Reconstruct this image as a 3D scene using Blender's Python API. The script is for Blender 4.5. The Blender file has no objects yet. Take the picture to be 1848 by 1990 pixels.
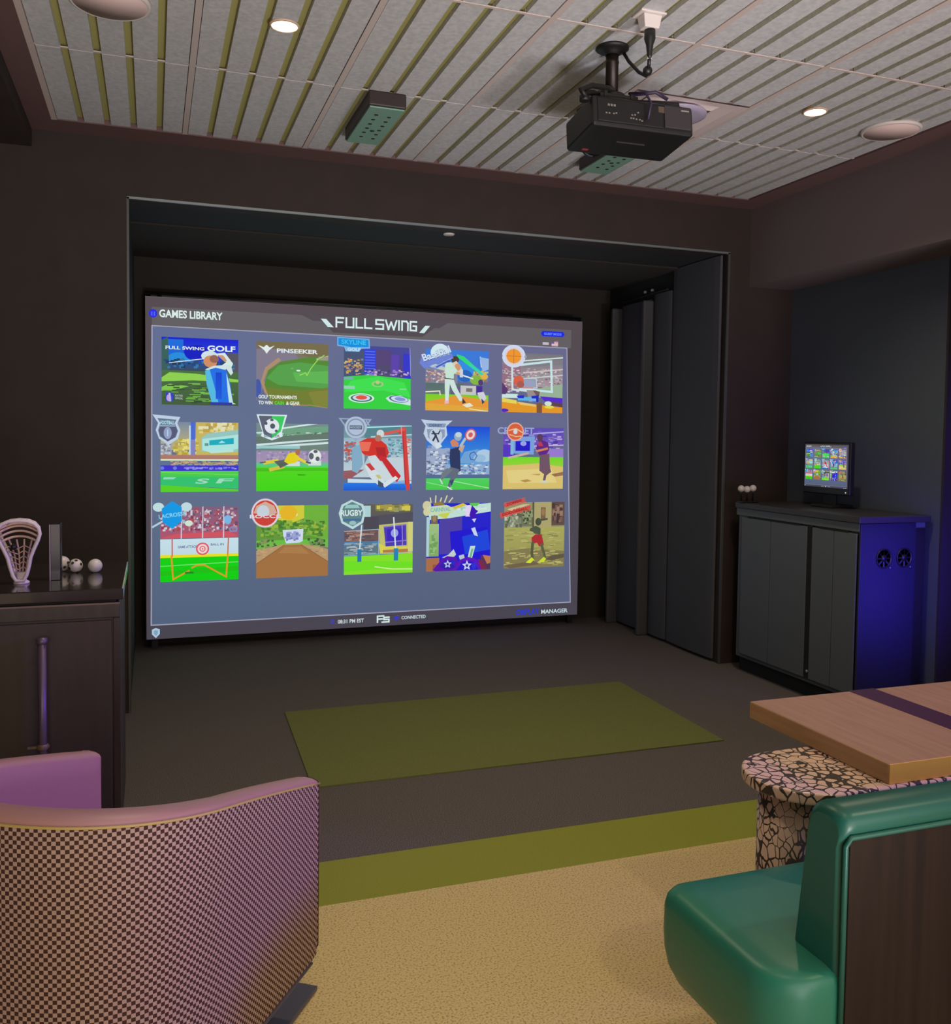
import bpy, bmesh, math, random
from mathutils import Vector, Matrix
random.seed(7)
scene = bpy.context.scene
COL = scene.collection
PI = math.pi

# ------------------------------------------------------------------ helpers
def lin(c):
    def f(v):
        v = v/255.0
        return v/12.92 if v <= 0.04045 else ((v+0.055)/1.055)**2.4
    return (f(c[0]), f(c[1]), f(c[2]), 1.0)

def mat(name, color, rough=0.6, metal=0.0, spec=0.5, color2=None, scale=40.0, detail=3.0, lo=0.35, hi=0.65,
        stretch=None, bump=0.0, bscale=None, emit=None, strength=1.0, coat=0.0):
    m = bpy.data.materials.new(name); m.use_nodes = True
    nt = m.node_tree; b = nt.nodes['Principled BSDF']
    b.inputs['Base Color'].default_value = lin(color)
    b.inputs['Roughness'].default_value = rough
    b.inputs['Metallic'].default_value = metal
    b.inputs['Specular IOR Level'].default_value = spec
    if coat: b.inputs['Coat Weight'].default_value = coat
    tc = None
    if color2 is not None or bump:
        tc = nt.nodes.new('ShaderNodeTexCoord')
        mp = nt.nodes.new('ShaderNodeMapping'); nt.links.new(tc.outputs['Object'], mp.inputs['Vector'])
        if stretch: mp.inputs['Scale'].default_value = stretch
    if color2 is not None:
        n = nt.nodes.new('ShaderNodeTexNoise'); n.inputs['Scale'].default_value = scale; n.inputs['Detail'].default_value = detail
        nt.links.new(mp.outputs['Vector'], n.inputs['Vector'])
        r = nt.nodes.new('ShaderNodeValToRGB')
        r.color_ramp.elements[0].position = lo; r.color_ramp.elements[0].color = lin(color)
        r.color_ramp.elements[1].position = hi; r.color_ramp.elements[1].color = lin(color2)
        nt.links.new(n.outputs['Fac'], r.inputs['Fac']); nt.links.new(r.outputs['Color'], b.inputs['Base Color'])
    if bump:
        n2 = nt.nodes.new('ShaderNodeTexNoise'); n2.inputs['Scale'].default_value = bscale or scale; n2.inputs['Detail'].default_value = 4
        nt.links.new(mp.outputs['Vector'], n2.inputs['Vector'])
        bp = nt.nodes.new('ShaderNodeBump'); bp.inputs['Strength'].default_value = bump; bp.inputs['Distance'].default_value = 0.004
        nt.links.new(n2.outputs['Fac'], bp.inputs['Height']); nt.links.new(bp.outputs['Normal'], b.inputs['Normal'])
    if emit is not None:
        b.inputs['Emission Color'].default_value = lin(emit); b.inputs['Emission Strength'].default_value = strength
    return m

class MB:
    """collects geometry in world coordinates, builds ONE mesh object"""
    def __init__(s): s.v = []; s.f = []; s.mi = []; s.sm = []; s.uv = {}; s.col = {}
    def add(s, vs, fs, mi=0, smooth=False):
        o = len(s.v); s.v += [Vector(p) for p in vs]
        for f in fs:
            s.f.append([i+o for i in f]); s.mi.append(mi); s.sm.append(smooth)
        return o
    def box(s, a, b, mi=0):
        x0, y0, z0 = a; x1, y1, z1 = b
        vs = [(x0,y0,z0),(x1,y0,z0),(x1,y1,z0),(x0,y1,z0),(x0,y0,z1),(x1,y0,z1),(x1,y1,z1),(x0,y1,z1)]
        s.add(vs, [(0,3,2,1),(4,5,6,7),(0,1,5,4),(1,2,6,5),(2,3,7,6),(3,0,4,7)], mi); return s
    def rings(s, rings, mi=0, smooth=True, cap0=True, cap1=True, closed=True):
        n = len(rings[0]); o = len(s.v)
        vs = [p for r in rings for p in r]; fs = []
        for k in range(len(rings)-1):
            for i in range(n if closed else n-1):
                j = (i+1) % n
                fs.append((k*n+i, k*n+j, (k+1)*n+j, (k+1)*n+i))
        s.add(vs, fs, mi, smooth)
        if cap0: s.f.append([o+i for i in range(n-1,-1,-1)]); s.mi.append(mi); s.sm.append(False)
        if cap1: s.f.append([o+(len(rings)-1)*n+i for i in range(n)]); s.mi.append(mi); s.sm.append(False)
        return s
    def lathe(s, c, prof, n=32, mi=0, axis='z', smooth=True):
        rs = []
        for r, h in prof:
            ring = []
            for i in range(n):
                a = 2*PI*i/n; p, q = r*math.cos(a), r*math.sin(a)
                if axis == 'z': ring.append((c[0]+p, c[1]+q, c[2]+h))
                elif axis == 'y': ring.append((c[0]+p, c[1]+h, c[2]+q))
                else: ring.append((c[0]+h, c[1]+p, c[2]+q))
            rs.append(ring)
        s.rings(rs, mi, smooth); return s
    def tube(s, pts, r, n=10, mi=0, closed=False):
        pts = [Vector(p) for p in pts]; rs = []; N = len(pts); up = None
        for i, p in enumerate(pts):
            if closed: t = pts[(i+1) % N]-pts[i-1]
            else: t = pts[min(i+1, N-1)]-pts[max(i-1, 0)]
            t.normalize()
            if up is None:
                up = Vector((0,0,1)) if abs(t.z) < .9 else Vector((1,0,0))
            a = t.cross(up)
            if a.length < 1e-6: a = t.cross(Vector((1,0,0)))
            a.normalize(); b = a.cross(t); b.normalize(); up = b
            rr = r[i] if isinstance(r, (list, tuple)) else r
            rs.append([p+a*rr*math.cos(2*PI*k/n)+b*rr*math.sin(2*PI*k/n) for k in range(n)])
        if closed: rs.append(rs[0]); s.rings(rs, mi, True, False, False)
        else: s.rings(rs, mi, True)
        return s
    def ball(s, c, r, mi=0, nu=20, nv=12):
        prof = [(max(r*math.sin(PI*k/nv), 1e-5), -r*math.cos(PI*k/nv)) for k in range(nv+1)]
        return s.lathe(c, prof, nu, mi)
    def prism(s, outline, z0, z1, mi=0):
        s.rings([[(x,y,z0) for x,y in outline], [(x,y,z1) for x,y in outline]], mi, False); return s
    def xf(s, M):
        s.v = [M @ p for p in s.v]; return s
    def build(s, name, mats, parent=None, bevel=0.0, segs=2, kind=None, sub=0):
        me = bpy.data.meshes.new(name)
        off = Vector((0,0,0)) if parent is None else WL[parent.name]
        me.from_pydata([tuple(p-off) for p in s.v], [], s.f)
        if not isinstance(mats, (list, tuple)): mats = [mats]
        for m in mats: me.materials.append(m)
        for p, mi, sm in zip(me.polygons, s.mi, s.sm): p.material_index = mi; p.use_smooth = sm
        bm = bmesh.new(); bm.from_mesh(me); bmesh.ops.recalc_face_normals(bm, faces=bm.faces); bm.to_mesh(me); bm.free()
        o = bpy.data.objects.new(name, me); COL.objects.link(o)
        if parent is not None: o.parent = parent
        WL[o.name] = Vector(off)
        if bevel:
            md = o.modifiers.new('bevel', 'BEVEL'); md.width = bevel; md.segments = segs; md.limit_method = 'ANGLE'; md.angle_limit = math.radians(40)
            md.harden_normals = False
        if kind: o['kind'] = kind
        return o
WL = {}
def thing(name, label, cat, loc, group=None):
    o = bpy.data.objects.new(name, None); o.empty_display_size = .1; COL.objects.link(o); o.location = loc
    o['label'] = label; o['category'] = cat
    if group: o['group'] = group
    WL[o.name] = Vector(loc); return o
def tag(o, label, cat, group=None):
    o['label'] = label; o['category'] = cat
    if group: o['group'] = group
    return o
def struct(name, mb, m, bevel=0.0): return mb.build(name, m, None, bevel, kind='structure')
def copy_thing(root, loc, label):
    r = root.copy(); COL.objects.link(r); r.location = loc; r['label'] = label
    for ch in list(root.children):
        c = ch.copy(); COL.objects.link(c); c.parent = r
        for g in list(ch.children):
            d = g.copy(); COL.objects.link(d); d.parent = c
    return r
def rrect(x0, y0, x1, y1, r, n=8):
    rr = r if isinstance(r, (list, tuple)) else [r]*4           # corners: x0y0, x1y0, x1y1, x0y1
    out = []
    for (cx, cy, a0, q) in ((x0,y0,PI,rr[0]), (x1,y0,1.5*PI,rr[1]), (x1,y1,0,rr[2]), (x0,y1,.5*PI,rr[3])):
        ccx = cx+q if cx == x0 else cx-q; ccy = cy+q if cy == y0 else cy-q
        for k in range(n+1):
            a = a0+.5*PI*k/n; out.append((ccx+q*math.cos(a), ccy+q*math.sin(a)))
    return out

# ------------------------------------------------------------------ camera
CAM_H = 1.466
yaw, pitch, roll = .3406, .04623, .01313
fpx, pcy = 1774.0, 927.0
cy_, sy_ = math.cos(yaw), math.sin(yaw)
right = Vector((cy_, -sy_, 0)); fwd = Vector((sy_, cy_, 0)); up = Vector((0,0,1))
f2 = fwd*math.cos(pitch)-up*math.sin(pitch); u2 = up*math.cos(pitch)+fwd*math.sin(pitch)
r3 = right*math.cos(roll)+u2*math.sin(roll); u3 = u2*math.cos(roll)-right*math.sin(roll)
cd = bpy.data.cameras.new('camera'); co = bpy.data.objects.new('camera', cd); COL.objects.link(co)
cd.sensor_fit = 'HORIZONTAL'; cd.sensor_width = 36; cd.lens = fpx/1848*36
cd.shift_y = -(995-pcy)/1848
cd.clip_start = .05
co.matrix_world = Matrix(((r3.x,u3.x,-f2.x,0),(r3.y,u3.y,-f2.y,0),(r3.z,u3.z,-f2.z,CAM_H),(0,0,0,1)))
scene.camera = co

# ------------------------------------------------------------------ materials
M_wall   = mat('dark_brown_wall_paint', (54,41,38), .75, color2=(49,37,34), scale=6, bump=.15, bscale=300)
M_wall2  = mat('charcoal_wall_paint', (58,54,56), .75)
M_black  = mat('black_niche_paint', (52,46,41), .9)
M_trimb  = mat('brown_ceiling_border_paint', (114,86,84), .7)
M_niche  = mat('dark_grey_niche_fabric', (35,39,41), .8, bump=.2, bscale=400)
M_pad    = mat('grey_wall_padding', (78,78,86), .75, bump=.2, bscale=400)
M_bead   = mat('satin_metal_bead', (150,158,160), .35, metal=.6)
M_bead2  = mat('dull_metal_corner_bead', (92,92,90), .45, metal=.4)
M_plank  = mat('felt_ceiling_plank', (214,212,214), .95, color2=(188,187,190), scale=55, detail=6, lo=.3, hi=.75)
M_back   = mat('ceiling_backing_olive_lit', (184,176,108), .9)  # olive colour carries the yellow-green light in the plank gaps
M_tee    = mat('white_ceiling_grid', (214,196,190), .5)
M_white  = mat('white_plastic', (226,214,210), .45)
M_pinkw  = mat('off_white_grille', (238,208,204), .8)
M_carpet = mat('brown_grey_loop_carpet', (130,120,120), 1.0, spec=.1, color2=(74,67,67), scale=330, detail=2, lo=.38, hi=.62, bump=.5, bscale=330)
M_green  = mat('green_turf_carpet', (160,164,74), 1.0, spec=.1, color2=(140,142,60), scale=400, detail=2, bump=.4, bscale=400)
M_mat    = mat('green_hitting_turf', (128,132,80), 1.0, spec=.1, color2=(112,114,68), scale=400, detail=2, bump=.4, bscale=400)
M_dark   = mat('dark_stained_wood', (62,50,44), .4, color2=(52,41,36), scale=8, stretch=(6,6,.6))
M_darkp  = mat('dark_lacquered_panel', (66,53,46), .55, color2=(60,48,41), scale=6, stretch=(6,6,.5))
M_gloss  = mat('glossy_dark_top', (44,36,33), .16, coat=.3)
M_edge   = mat('worn_bronze_edge', (120,98,82), .4)
M_bar    = mat('brushed_dark_metal_bar', (110,92,112), .4, metal=.5)
M_cab    = mat('charcoal_cabinet_laminate', (96,100,108), .45)
M_cabs   = mat('charcoal_laminate_dimmed_side', (40,38,56), .5)  # same laminate, darkened in colour to balance the light on the side
M_cabd   = mat('black_cabinet_gap', (22,21,21), .7)
M_blk    = mat('black_plastic', (30,28,29), .4)
M_blk2   = mat('matt_black_metal', (26,24,24), .5)
M_port   = mat('grey_port_panel', (58,52,54), .5)
M_silver = mat('silver_label', (150,146,140), .4)
M_ball   = mat('white_ball', (226,216,214), .35)
M_hole   = mat('dark_ball_holes', (60,48,52), .8)
M_wood   = mat('oiled_maple_tabletop', (182,142,106), .42, color2=(168,128,94), scale=5, stretch=(14,1,14), lo=.3, hi=.7)
M_inlay  = mat('plum_inlay', (74,40,62), .4)
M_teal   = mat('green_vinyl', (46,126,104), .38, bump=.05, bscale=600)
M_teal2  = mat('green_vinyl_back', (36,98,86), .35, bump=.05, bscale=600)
M_walnut = mat('walnut_back_panel', (50,38,30), .75, spec=.2, color2=(38,29,25), scale=4, detail=5, stretch=(9,9,.6), lo=.35, hi=.7)
M_pink   = mat('pale_pink_leather', (186,138,132), .45, bump=.05, bscale=300)
M_pipe   = mat('mustard_piping', (186,160,92), .5)
M_plate  = mat('blue_black_steel_plate', (98,92,112), .35, metal=.4)
M_netw   = mat('white_lacrosse_plastic', (222,206,206), .4)
M_string = mat('lacrosse_mesh_string', (206,170,160), .8)
M_acr    = mat('dark_smoked_acrylic', (40,33,44), .12)
M_sens   = mat('grey_green_sensor_face', (126,166,146), .5)
M_sensb  = mat('dark_sensor_case', (52,40,42), .5)
M_vent   = mat('diffuser_white_metal', (222,204,202), .45)
M_red    = mat('red_label', (150,50,48), .5)

def checker_mat():
    m = bpy.data.materials.new('checked_upholstery'); m.use_nodes = True; nt = m.node_tree; b = nt.nodes['Principled BSDF']
    uv = nt.nodes.new('ShaderNodeUVMap'); uv.uv_map = 'UVMap'
    ck = nt.nodes.new('ShaderNodeTexChecker'); ck.inputs['Scale'].default_value = 127.0
    ck.inputs['Color1'].default_value = lin((178,150,134)); ck.inputs['Color2'].default_value = lin((70,46,38))
    nt.links.new(uv.outputs['UV'], ck.inputs['Vector']); nt.links.new(ck.outputs['Color'], b.inputs['Base Color'])
    b.inputs['Roughness'].default_value = .85; b.inputs['Specular IOR Level'].default_value = .2
    return m
M_check = checker_mat()

def cell_mat(name, light, dark, scale, stretch):
    """pale stone cells with dark cracks of uneven width"""
    m = bpy.data.materials.new(name); m.use_nodes = True; nt = m.node_tree; b = nt.nodes['Principled BSDF']
    tc = nt.nodes.new('ShaderNodeTexCoord'); mp = nt.nodes.new('ShaderNodeMapping'); mp.inputs['Scale'].default_value = stretch
    nt.links.new(tc.outputs['Object'], mp.inputs['Vector'])
    v = nt.nodes.new('ShaderNodeTexVoronoi'); v.feature = 'DISTANCE_TO_EDGE'; v.inputs['Scale'].default_value = scale
    nz = nt.nodes.new('ShaderNodeTexNoise'); nz.inputs['Scale'].default_value = scale*.7
    mix = nt.nodes.new('ShaderNodeMixRGB'); mix.inputs['Fac'].default_value = .012
    nt.links.new(mp.outputs['Vector'], nz.inputs['Vector'])
    nt.links.new(mp.outputs['Vector'], mix.inputs['Color1']); nt.links.new(nz.outputs['Color'], mix.inputs['Color2'])
    nt.links.new(mix.outputs['Color'], v.inputs['Vector'])
    n2 = nt.nodes.new('ShaderNodeTexNoise'); n2.inputs['Scale'].default_value = scale*.22
    nt.links.new(mp.outputs['Vector'], n2.inputs['Vector'])
    mr = nt.nodes.new('ShaderNodeMapRange'); mr.inputs['From Min'].default_value = .35; mr.inputs['From Max'].default_value = .7
    mr.inputs['To Min'].default_value = .03; mr.inputs['To Max'].default_value = .15
    nt.links.new(n2.outputs['Fac'], mr.inputs['Value'])
    gt = nt.nodes.new('ShaderNodeMath'); gt.operation = 'GREATER_THAN'
    nt.links.new(v.outputs['Distance'], gt.inputs[0]); nt.links.new(mr.outputs['Result'], gt.inputs[1])
    mx = nt.nodes.new('ShaderNodeMixRGB'); mx.inputs['Color1'].default_value = lin(dark); mx.inputs['Color2'].default_value = lin(light)
    nt.links.new(gt.outputs['Value'], mx.inputs['Fac']); nt.links.new(mx.outputs['Color'], b.inputs['Base Color'])
    b.inputs['Roughness'].default_value = .35
    return m
M_terr = cell_mat('crackle_terrazzo', (234,196,174), (66,58,56), 38.0, (1,1,.62))
M_terr2 = cell_mat('crackle_terrazzo_column', (226,190,170), (70,62,58), 60.0, (1,1,.62))

def floor_mat():
    m = bpy.data.materials.new('cream_speckled_floor'); m.use_nodes = True; nt = m.node_tree; b = nt.nodes['Principled BSDF']
    tc = nt.nodes.new('ShaderNodeTexCoord')
    n = nt.nodes.new('ShaderNodeTexNoise'); n.inputs['Scale'].default_value = 170; n.inputs['Detail'].default_value = 3
    nt.links.new(tc.outputs['Object'], n.inputs['Vector'])
    r = nt.nodes.new('ShaderNodeValToRGB'); e = r.color_ramp.elements
    e[0].position = .34; e[0].color = lin((172,142,98)); e[1].position = .47; e[1].color = lin((222,194,138))
    x = e.new(.62); x.color = lin((230,204,150))
    nt.links.new(n.outputs['Fac'], r.inputs['Fac']); nt.links.new(r.outputs['Color'], b.inputs['Base Color'])
    b.inputs['Roughness'].default_value = .45; b.inputs['Specular IOR Level'].default_value = .3
    return m
M_floor = floor_mat()

# ------------------------------------------------------------------ the room
ZC = 2.935                       # underside of the ceiling planks
XL, XR, YB, YW = -2.2, 6.5, -2.6, 5.0
GX0, GX1, GY1 = -.433, 3.47, 4.815
# floor: pale floor, green strip, dark carpet
fb = MB()
fb.box((XL,YB,-.1), (XR,2.76,0), 0); fb.box((XL,2.76,-.1), (XR,3.05,0), 1); fb.box((XL,3.05,-.1), (XR,6.75,0), 2)
struct('floor', fb, [M_floor, M_green, M_carpet])
# ceiling with planks
cb = MB()
cb.box((XL,YB,ZC+.022), (XR,YW+.2,ZC+.1), 1)
tees = [GX0] + [.157+.5895*k for k in range(6)] + [GX1]
rows = [YB, -1.535, -.625, .285, 1.195, 2.105, 3.015, 3.925, GY1]
for i in range(len(tees)-1):
    x0, x1 = tees[i], tees[i+1]
    npl = max(1, round((x1-x0)/.118)); w = (x1-x0)/npl
    for j in range(len(rows)-1):
        for k in range(npl):
            if i == 4 and abs(rows[j]-3.015) < .01:      # the diffuser's opening
                cb.box((x0+k*w+.015, rows[j]+.005, ZC), (x0+(k+1)*w-.015, 3.485, ZC+.02), 0)
            else:
                cb.box((x0+k*w+.015, rows[j]+.005, ZC), (x0+(k+1)*w-.015, rows[j+1]-.005, ZC+.02), 0)
struct('ceiling', cb, [M_plank, M_back])
n = 1
for x in tees[1:5]+[tees[5]]:
    struct('trim_%d' % n, MB().box((x-.012,YB,ZC-.003), (x+.012,GY1,ZC+.02)), M_tee); n += 1
for y in rows[1:-1]:
    zt_ = ZC+.0015 if y > 3.5 else ZC-.002
    struct('trim_%d' % n, MB().box((GX0,y-.006,zt_), (GX1,y+.006,zt_+.004)), M_tee); n += 1
struct('trim_%d' % n, MB().box((GX0-.012,YB,ZC-.006), (GX0+.012,GY1,ZC+.02)), M_tee); n += 1
# brown flat border round the plank field
bd = MB(); bd.box((-.56,GY1,ZC-.004), (3.63,YW,ZC+.02)); bd.box((-.56,YB,ZC-.004), (GX0-.012,GY1,ZC+.02)); bd.box((GX1,YB,ZC-.004), (3.63,GY1,ZC+.02))
struct('trim_%d' % n, bd, M_trimb); n += 1
# front wall with the wide opening, left bulkhead, right beam
OX0, OX1, OZ = -.113, 3.465, 2.643
wf = MB()
wf.box((XL,YW,0), (OX0,YW+.14,ZC+.02)); wf.box((OX1,YW,0), (3.97,YW+.14,ZC+.02)); wf.box((OX0,YW,OZ), (OX1,YW+.14,ZC+.02))
struct('wall_front', wf, M_wall)
struct('wall_left_bulkhead', MB().box((XL,YB,2.845), (-.55,YW,ZC+.02)), M_wall)
struct('wall_left', MB().box((XL-.1,YB,0), (XL,YW+.2,ZC+.02)), M_wall)
struct('wall_right_beam', MB().box((3.625,YB,2.438), (XR,YW,ZC+.02)), mat('warm_grey_beam_paint', (114,100,104), .75))
struct('wall_right', MB().box((3.962,3.75,0), (XR,YW+.2,2.438)), mat('slate_recess_paint', (80,87,102), .7))
struct('wall_light_blocker', MB().box((3.38,2.25,0), (XR,2.37,2.438)), M_wall2)  # unseen wall added to keep violet and rear light off the pier
struct('wall_right_pier', MB().box((3.962,3.735,0), (XR,3.75,2.438)), mat('wall_paint_dimmed_pier', (52,43,52), .7))  # pier face coloured darker to hold down the lamp light on it
struct('wall_right_side', MB().box((XR,YB,0), (XR+.1,3.75,2.6)), M_wall2)
struct('wall_back', MB().box((XL,YB-.1,0), (XR,YB,ZC+.02)), mat('back_wall_paint', (120,104,98), .8))
# the niche behind the opening
NB = 6.6
struct('wall_niche_left', MB().box((OX0-.1,YW+.14,0), (OX0,NB+.1,2.75)), M_niche)
struct('wall_niche_right', MB().box((OX1,YW+.14,0), (OX1+.1,NB+.1,2.75)), M_niche)
struct('wall_niche_back', MB().box((OX0,NB,0), (OX1,NB+.1,2.75)), M_black)
struct('ceiling_niche', MB().box((OX0,YW+.14,OZ), (OX1,5.56,2.75)), M_niche)
struct('ceiling_niche_rear', MB().box((OX0,5.56,OZ-.01), (OX1,NB,2.75)), M_black)
struct('trim_%d' % n, MB().box((OX0-.004,YW-.006,OZ-.008), (OX1+.004,YW+.006,OZ+.004)), M_bead); n += 1
struct('trim_%d' % n, MB().box((OX0-.006,YW-.006,0), (OX0+.006,YW+.006,OZ)), M_bead2); n += 1
struct('trim_%d' % n, MB().box((OX1-.008,YW-.006,0), (OX1+.006,YW+.006,OZ)), M_bead2); n += 1
c = tag(MB().lathe((1.646,5.17,OZ), [(.001,-.008),(.03,-.008),(.034,-.004),(.034,0)], 24).build('sprinkler_cover', M_white),
        'small round white cover plate set in the underside of the niche soffit', 'cover plate')

# padded side panels in the niche
t = thing('wall_padding', 'dark grey padded wall panels lining the right side of the screen niche', 'wall padding', (3.43,6.0,0))
p = MB()
def pad(y0, y1, z1):
    ys = [y0+(y1-y0)*k/10 for k in range(11)]
    ring0, ring1 = [], []
    mb = MB()
    mb.rings([[(OX1-.001, y, z) for z in (.02, z1)] + [] for y in ys], 0, True, False, False, False) if False else None
    pts = [(OX1-.02-.012*(math.sin(PI*k/10)**.5), ys[k]) for k in range(11)]
    poly = [(OX1-.002, y0)] + pts + [(OX1-.002, y1)]
    mb.prism(poly, .02, z1); return mb
pad(5.06, 5.62, OZ-.004).build('pad', M_pad, t, .004)
pad(5.64, 5.88, 2.50).build('pad', M_pad, t, .004)
pad(5.93, 6.36, 2.475).build('pad', M_pad, t, .004)
for y in (5.905, 6.38):
    MB().box((OX1-.10,y-.018,0), (OX1-.002,y+.018,2.46)).build('post', mat('pad_post_vinyl', (74,74,78), .6), t, .012, 3)
tb = MB()
tb.tube([(OX1-.06,y,2.5+.004*math.sin(9*y)) for y in (5.63,5.7,5.8,5.9,6.0,6.1,6.2,6.3,6.38)], .008)
tb.build('top_cord', M_blk2, t)
for y in (5.85, 5.95):
    MB().lathe((OX1-.055,y,2.515), [(.004,0),(.012,.004),(.012,.018),(.004,.022)], 12).build('hook', M_silver, t)

# ------------------------------------------------------------------ lights set in the ceiling
M_lens = mat('lit_downlight_lens', (255,240,215), .4, emit=(255,206,150), strength=14.0)
M_ringw = mat('warm_trim_ring', (220,190,170), .4)
def lamp_spot(loc, energy, color, size=130, radius=.05, blend=.9, rot=None):
    ld = bpy.data.lights.new('spot_lamp', 'SPOT'); ld.energy = energy; ld.color = color; ld.spot_size = math.radians(size)
    ld.spot_blend = blend; ld.shadow_soft_size = radius
    lo = bpy.data.objects.new('spot_lamp', ld); COL.objects.link(lo); lo.location = loc
    if rot: lo.rotation_euler = rot
    return lo
def downlight(x, y, label):
    t = thing('recessed_downlight', label, 'ceiling light', (x,y,ZC), 'recessed ceiling downlights')
    MB().lathe((x,y,ZC), [(.054,-.001),(.054,-.005),(.047,-.008),(.046,-.004),(.046,.012)], 40).build('trim_ring', M_ringw, t)
    MB().lathe((x,y,ZC), [(.0005,-.006),(.044,-.006),(.044,.0)], 40).build('lens', M_lens, t)
    return t
downlight(.455,3.41,'lit round downlight in the planks between the left round speaker and the left sensor box')
downlight(2.806,3.424,'lit round downlight in the planks right of the projector')
WARM = (1.0,.87,.58)
E_LIST = [(.455,3.41,55),(2.806,3.424,55),(.455,1.2,15),(2.1,.6,36),(.455,-1.0,16),(2.806,-1.0,18)]
for x, y, e in E_LIST:
    lamp_spot((x,y,ZC-.03), e, WARM)

def speaker(x, y, label):
    t = thing('ceiling_speaker', label, 'speaker', (x,y,ZC), 'round ceiling speakers')
    MB().lathe((x,y,ZC), [(.135,-.0005),(.134,-.012),(.126,-.016),(.122,-.014)], 48).build('rim', M_white, t)
    MB().lathe((x,y,ZC), [(.0005,-.0145),(.122,-.0145),(.122,-.002)], 48).build('grille', M_pinkw, t)
    return t
speaker(3.30,3.49,'round off white ceiling speaker close to the right beam')
speaker(-.132,3.435,'round off white ceiling speaker at the top left corner of the plank ceiling')

# overhead sensors
def sensor(x0, y0, label):
    w, l, zb = .165, .52, ZC-.07
    t = thing('ceiling_sensor', label, 'sensor', (x0+w/2,y0+l/2,ZC), 'ball tracking sensors under the ceiling')
    MB().box((x0,y0,zb+.006), (x0+w,y0+l,ZC-.001)).build('case', M_sensb, t, .006)
    MB().box((x0+.006,y0+.012,zb), (x0+w-.004,y0+l-.004,zb+.008)).build('face', M_sens, t, .003)
    spots_ = [(x0+.055+.06*c, y0+.10+.062*k+.012*c, .009) for c in (0, 1) for k in range(6)]+[(x0+.086, y0+.315, .011)]
    for hx, hy, hr in spots_:
        MB().lathe((hx,hy,zb-.0015), [(.0005,0),(hr,0),(hr,.003)], 10).build('opening', M_blk, t)
sensor(.878,3.90,'long dark sensor box with greenish dotted face, left of the projector')
sensor(2.135,3.93,'long dark sensor box half hidden below the projector')

# square diffuser behind the projector
t = thing('ceiling_diffuser', 'square white air diffuser with round centre plate behind the projector', 'air vent', (2.22,3.70,ZC))
x0, x1, y0, y1 = 1.94, 2.503, 3.49, 3.915
fr = MB()
def sq_ring(mb, a0, a1, z0, z1):
    (ax0,ay0,ax1,ay1), (bx0,by0,bx1,by1) = a0, a1
    A = [(ax0,ay0,z0),(ax1,ay0,z0),(ax1,ay1,z0),(ax0,ay1,z0)]; B = [(bx0,by0,z1),(bx1,by0,z1),(bx1,by1,z1),(bx0,by1,z1)]
    mb.add(A+B, [(i,(i+1)%4,4+(i+1)%4,4+i) for i in range(4)])
sq_ring(fr, (x0,y0,x1,y1), (x0+.05,y0+.04,x1-.05,y1-.04), ZC-.004, ZC-.004)
sq_ring(fr, (x0+.05,y0+.04,x1-.05,y1-.04), (x0+.10,y0+.075,x1-.10,y1-.075), ZC-.004, ZC+.018)
fr.add([(x0,y0,ZC+.0185),(x1,y0,ZC+.0185),(x1,y1,ZC+.0185),(x0,y1,ZC+.0185)], [(0,1,2,3)])
fr.build('frame', M_vent, t)
rp = MB(); sq_ring(rp, (x0+.13,y0+.1,x1-.13,y1-.1), (x0+.10,y0+.075,x1-.10,y1-.075), ZC-.002, ZC+.012); rp.build('louvre', M_vent, t)
MB().lathe((2.22,3.665,ZC), [(.0005,-.03),(.12,-.03),(.15,-.022),(.152,-.016),(.10,-.004),(.09,.018)], 48).build('centre_plate', mat('diffuser_plate_lilac_lit', (178,166,190), .4), t)  # lilac tint paints blue-purple light onto the white centre plate

# ------------------------------------------------------------------ projector
PX, PY = 1.645, 3.155
t = thing('projector', 'black ceiling projector hanging from a short pole mount', 'projector', (PX,PY,ZC))
MB().lathe((PX,PY,ZC), [(.001,-.001),(.062,-.001),(.062,-.008),(.05,-.014),(.03,-.022),(.027,-.03)], 40).build('ceiling_plate', M_blk2, t)
MB().lathe((PX,PY,ZC), [(.024,-.02),(.024,-.05),(.0255,-.052),(.0255,-.06),(.024,-.062),(.024,-.20)], 28).build('pole', mat('bronze_black_pole', (44,34,30), .4, metal=.5), t)
# tilted head, built level about its rear lower edge then pitched down
tilt = Matrix.Translation((1.73,3.05,2.605)) @ Matrix.Rotation(math.radians(-7), 4, 'X') @ Matrix.Rotation(math.radians(-1.5), 4, 'Z')
W2, D, Hh = .210, .245, .115
b = MB(); b.box((-W2,0,.0), (W2,D,Hh)); b.xf(tilt); b.build('body', M_blk, t, .012, 3)
b = MB(); b.box((-W2+.02,-.004,.016), (W2-.13,.006,Hh-.012)); b.xf(tilt); pp = b.build('port_panel', mat('black_port_panel', (24,22,23), .5), t, .003)
b = MB(); b.box((W2-.125,-.006,.02), (W2-.012,.006,Hh-.01)); b.xf(tilt)
gr = b.build('vent_grille', M_port, t, .003)
b = MB(); b.box((W2-.055,-.0075,Hh-.026), (W2-.022,-.005,Hh-.021)); b.xf(tilt); b.build('label_strip', M_silver, gr)
M_sock = mat('worn_port_metal', (128,122,112), .5)
for k in range(3):
    b = MB(); b.box((-W2+.06+.012*k,-.006,.075), (-W2+.068+.012*k,-.0035,.083)); b.xf(tilt); b.build('socket', M_sock, pp)
for k, (px, pz) in enumerate([(.05,.045),(.062,.045),(.08,.045),(.09,.048),(.155,.048),(.167,.05),(.15,.036),(.16,.036),(.172,.034),(.186,.034),(.195,.030),(.18,.06)]):
    b = MB(); b.box((-W2+px,-.006,pz), (-W2+px+.007,-.0035,pz+.005)); b.xf(tilt); b.build('socket', M_sock, pp)
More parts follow.
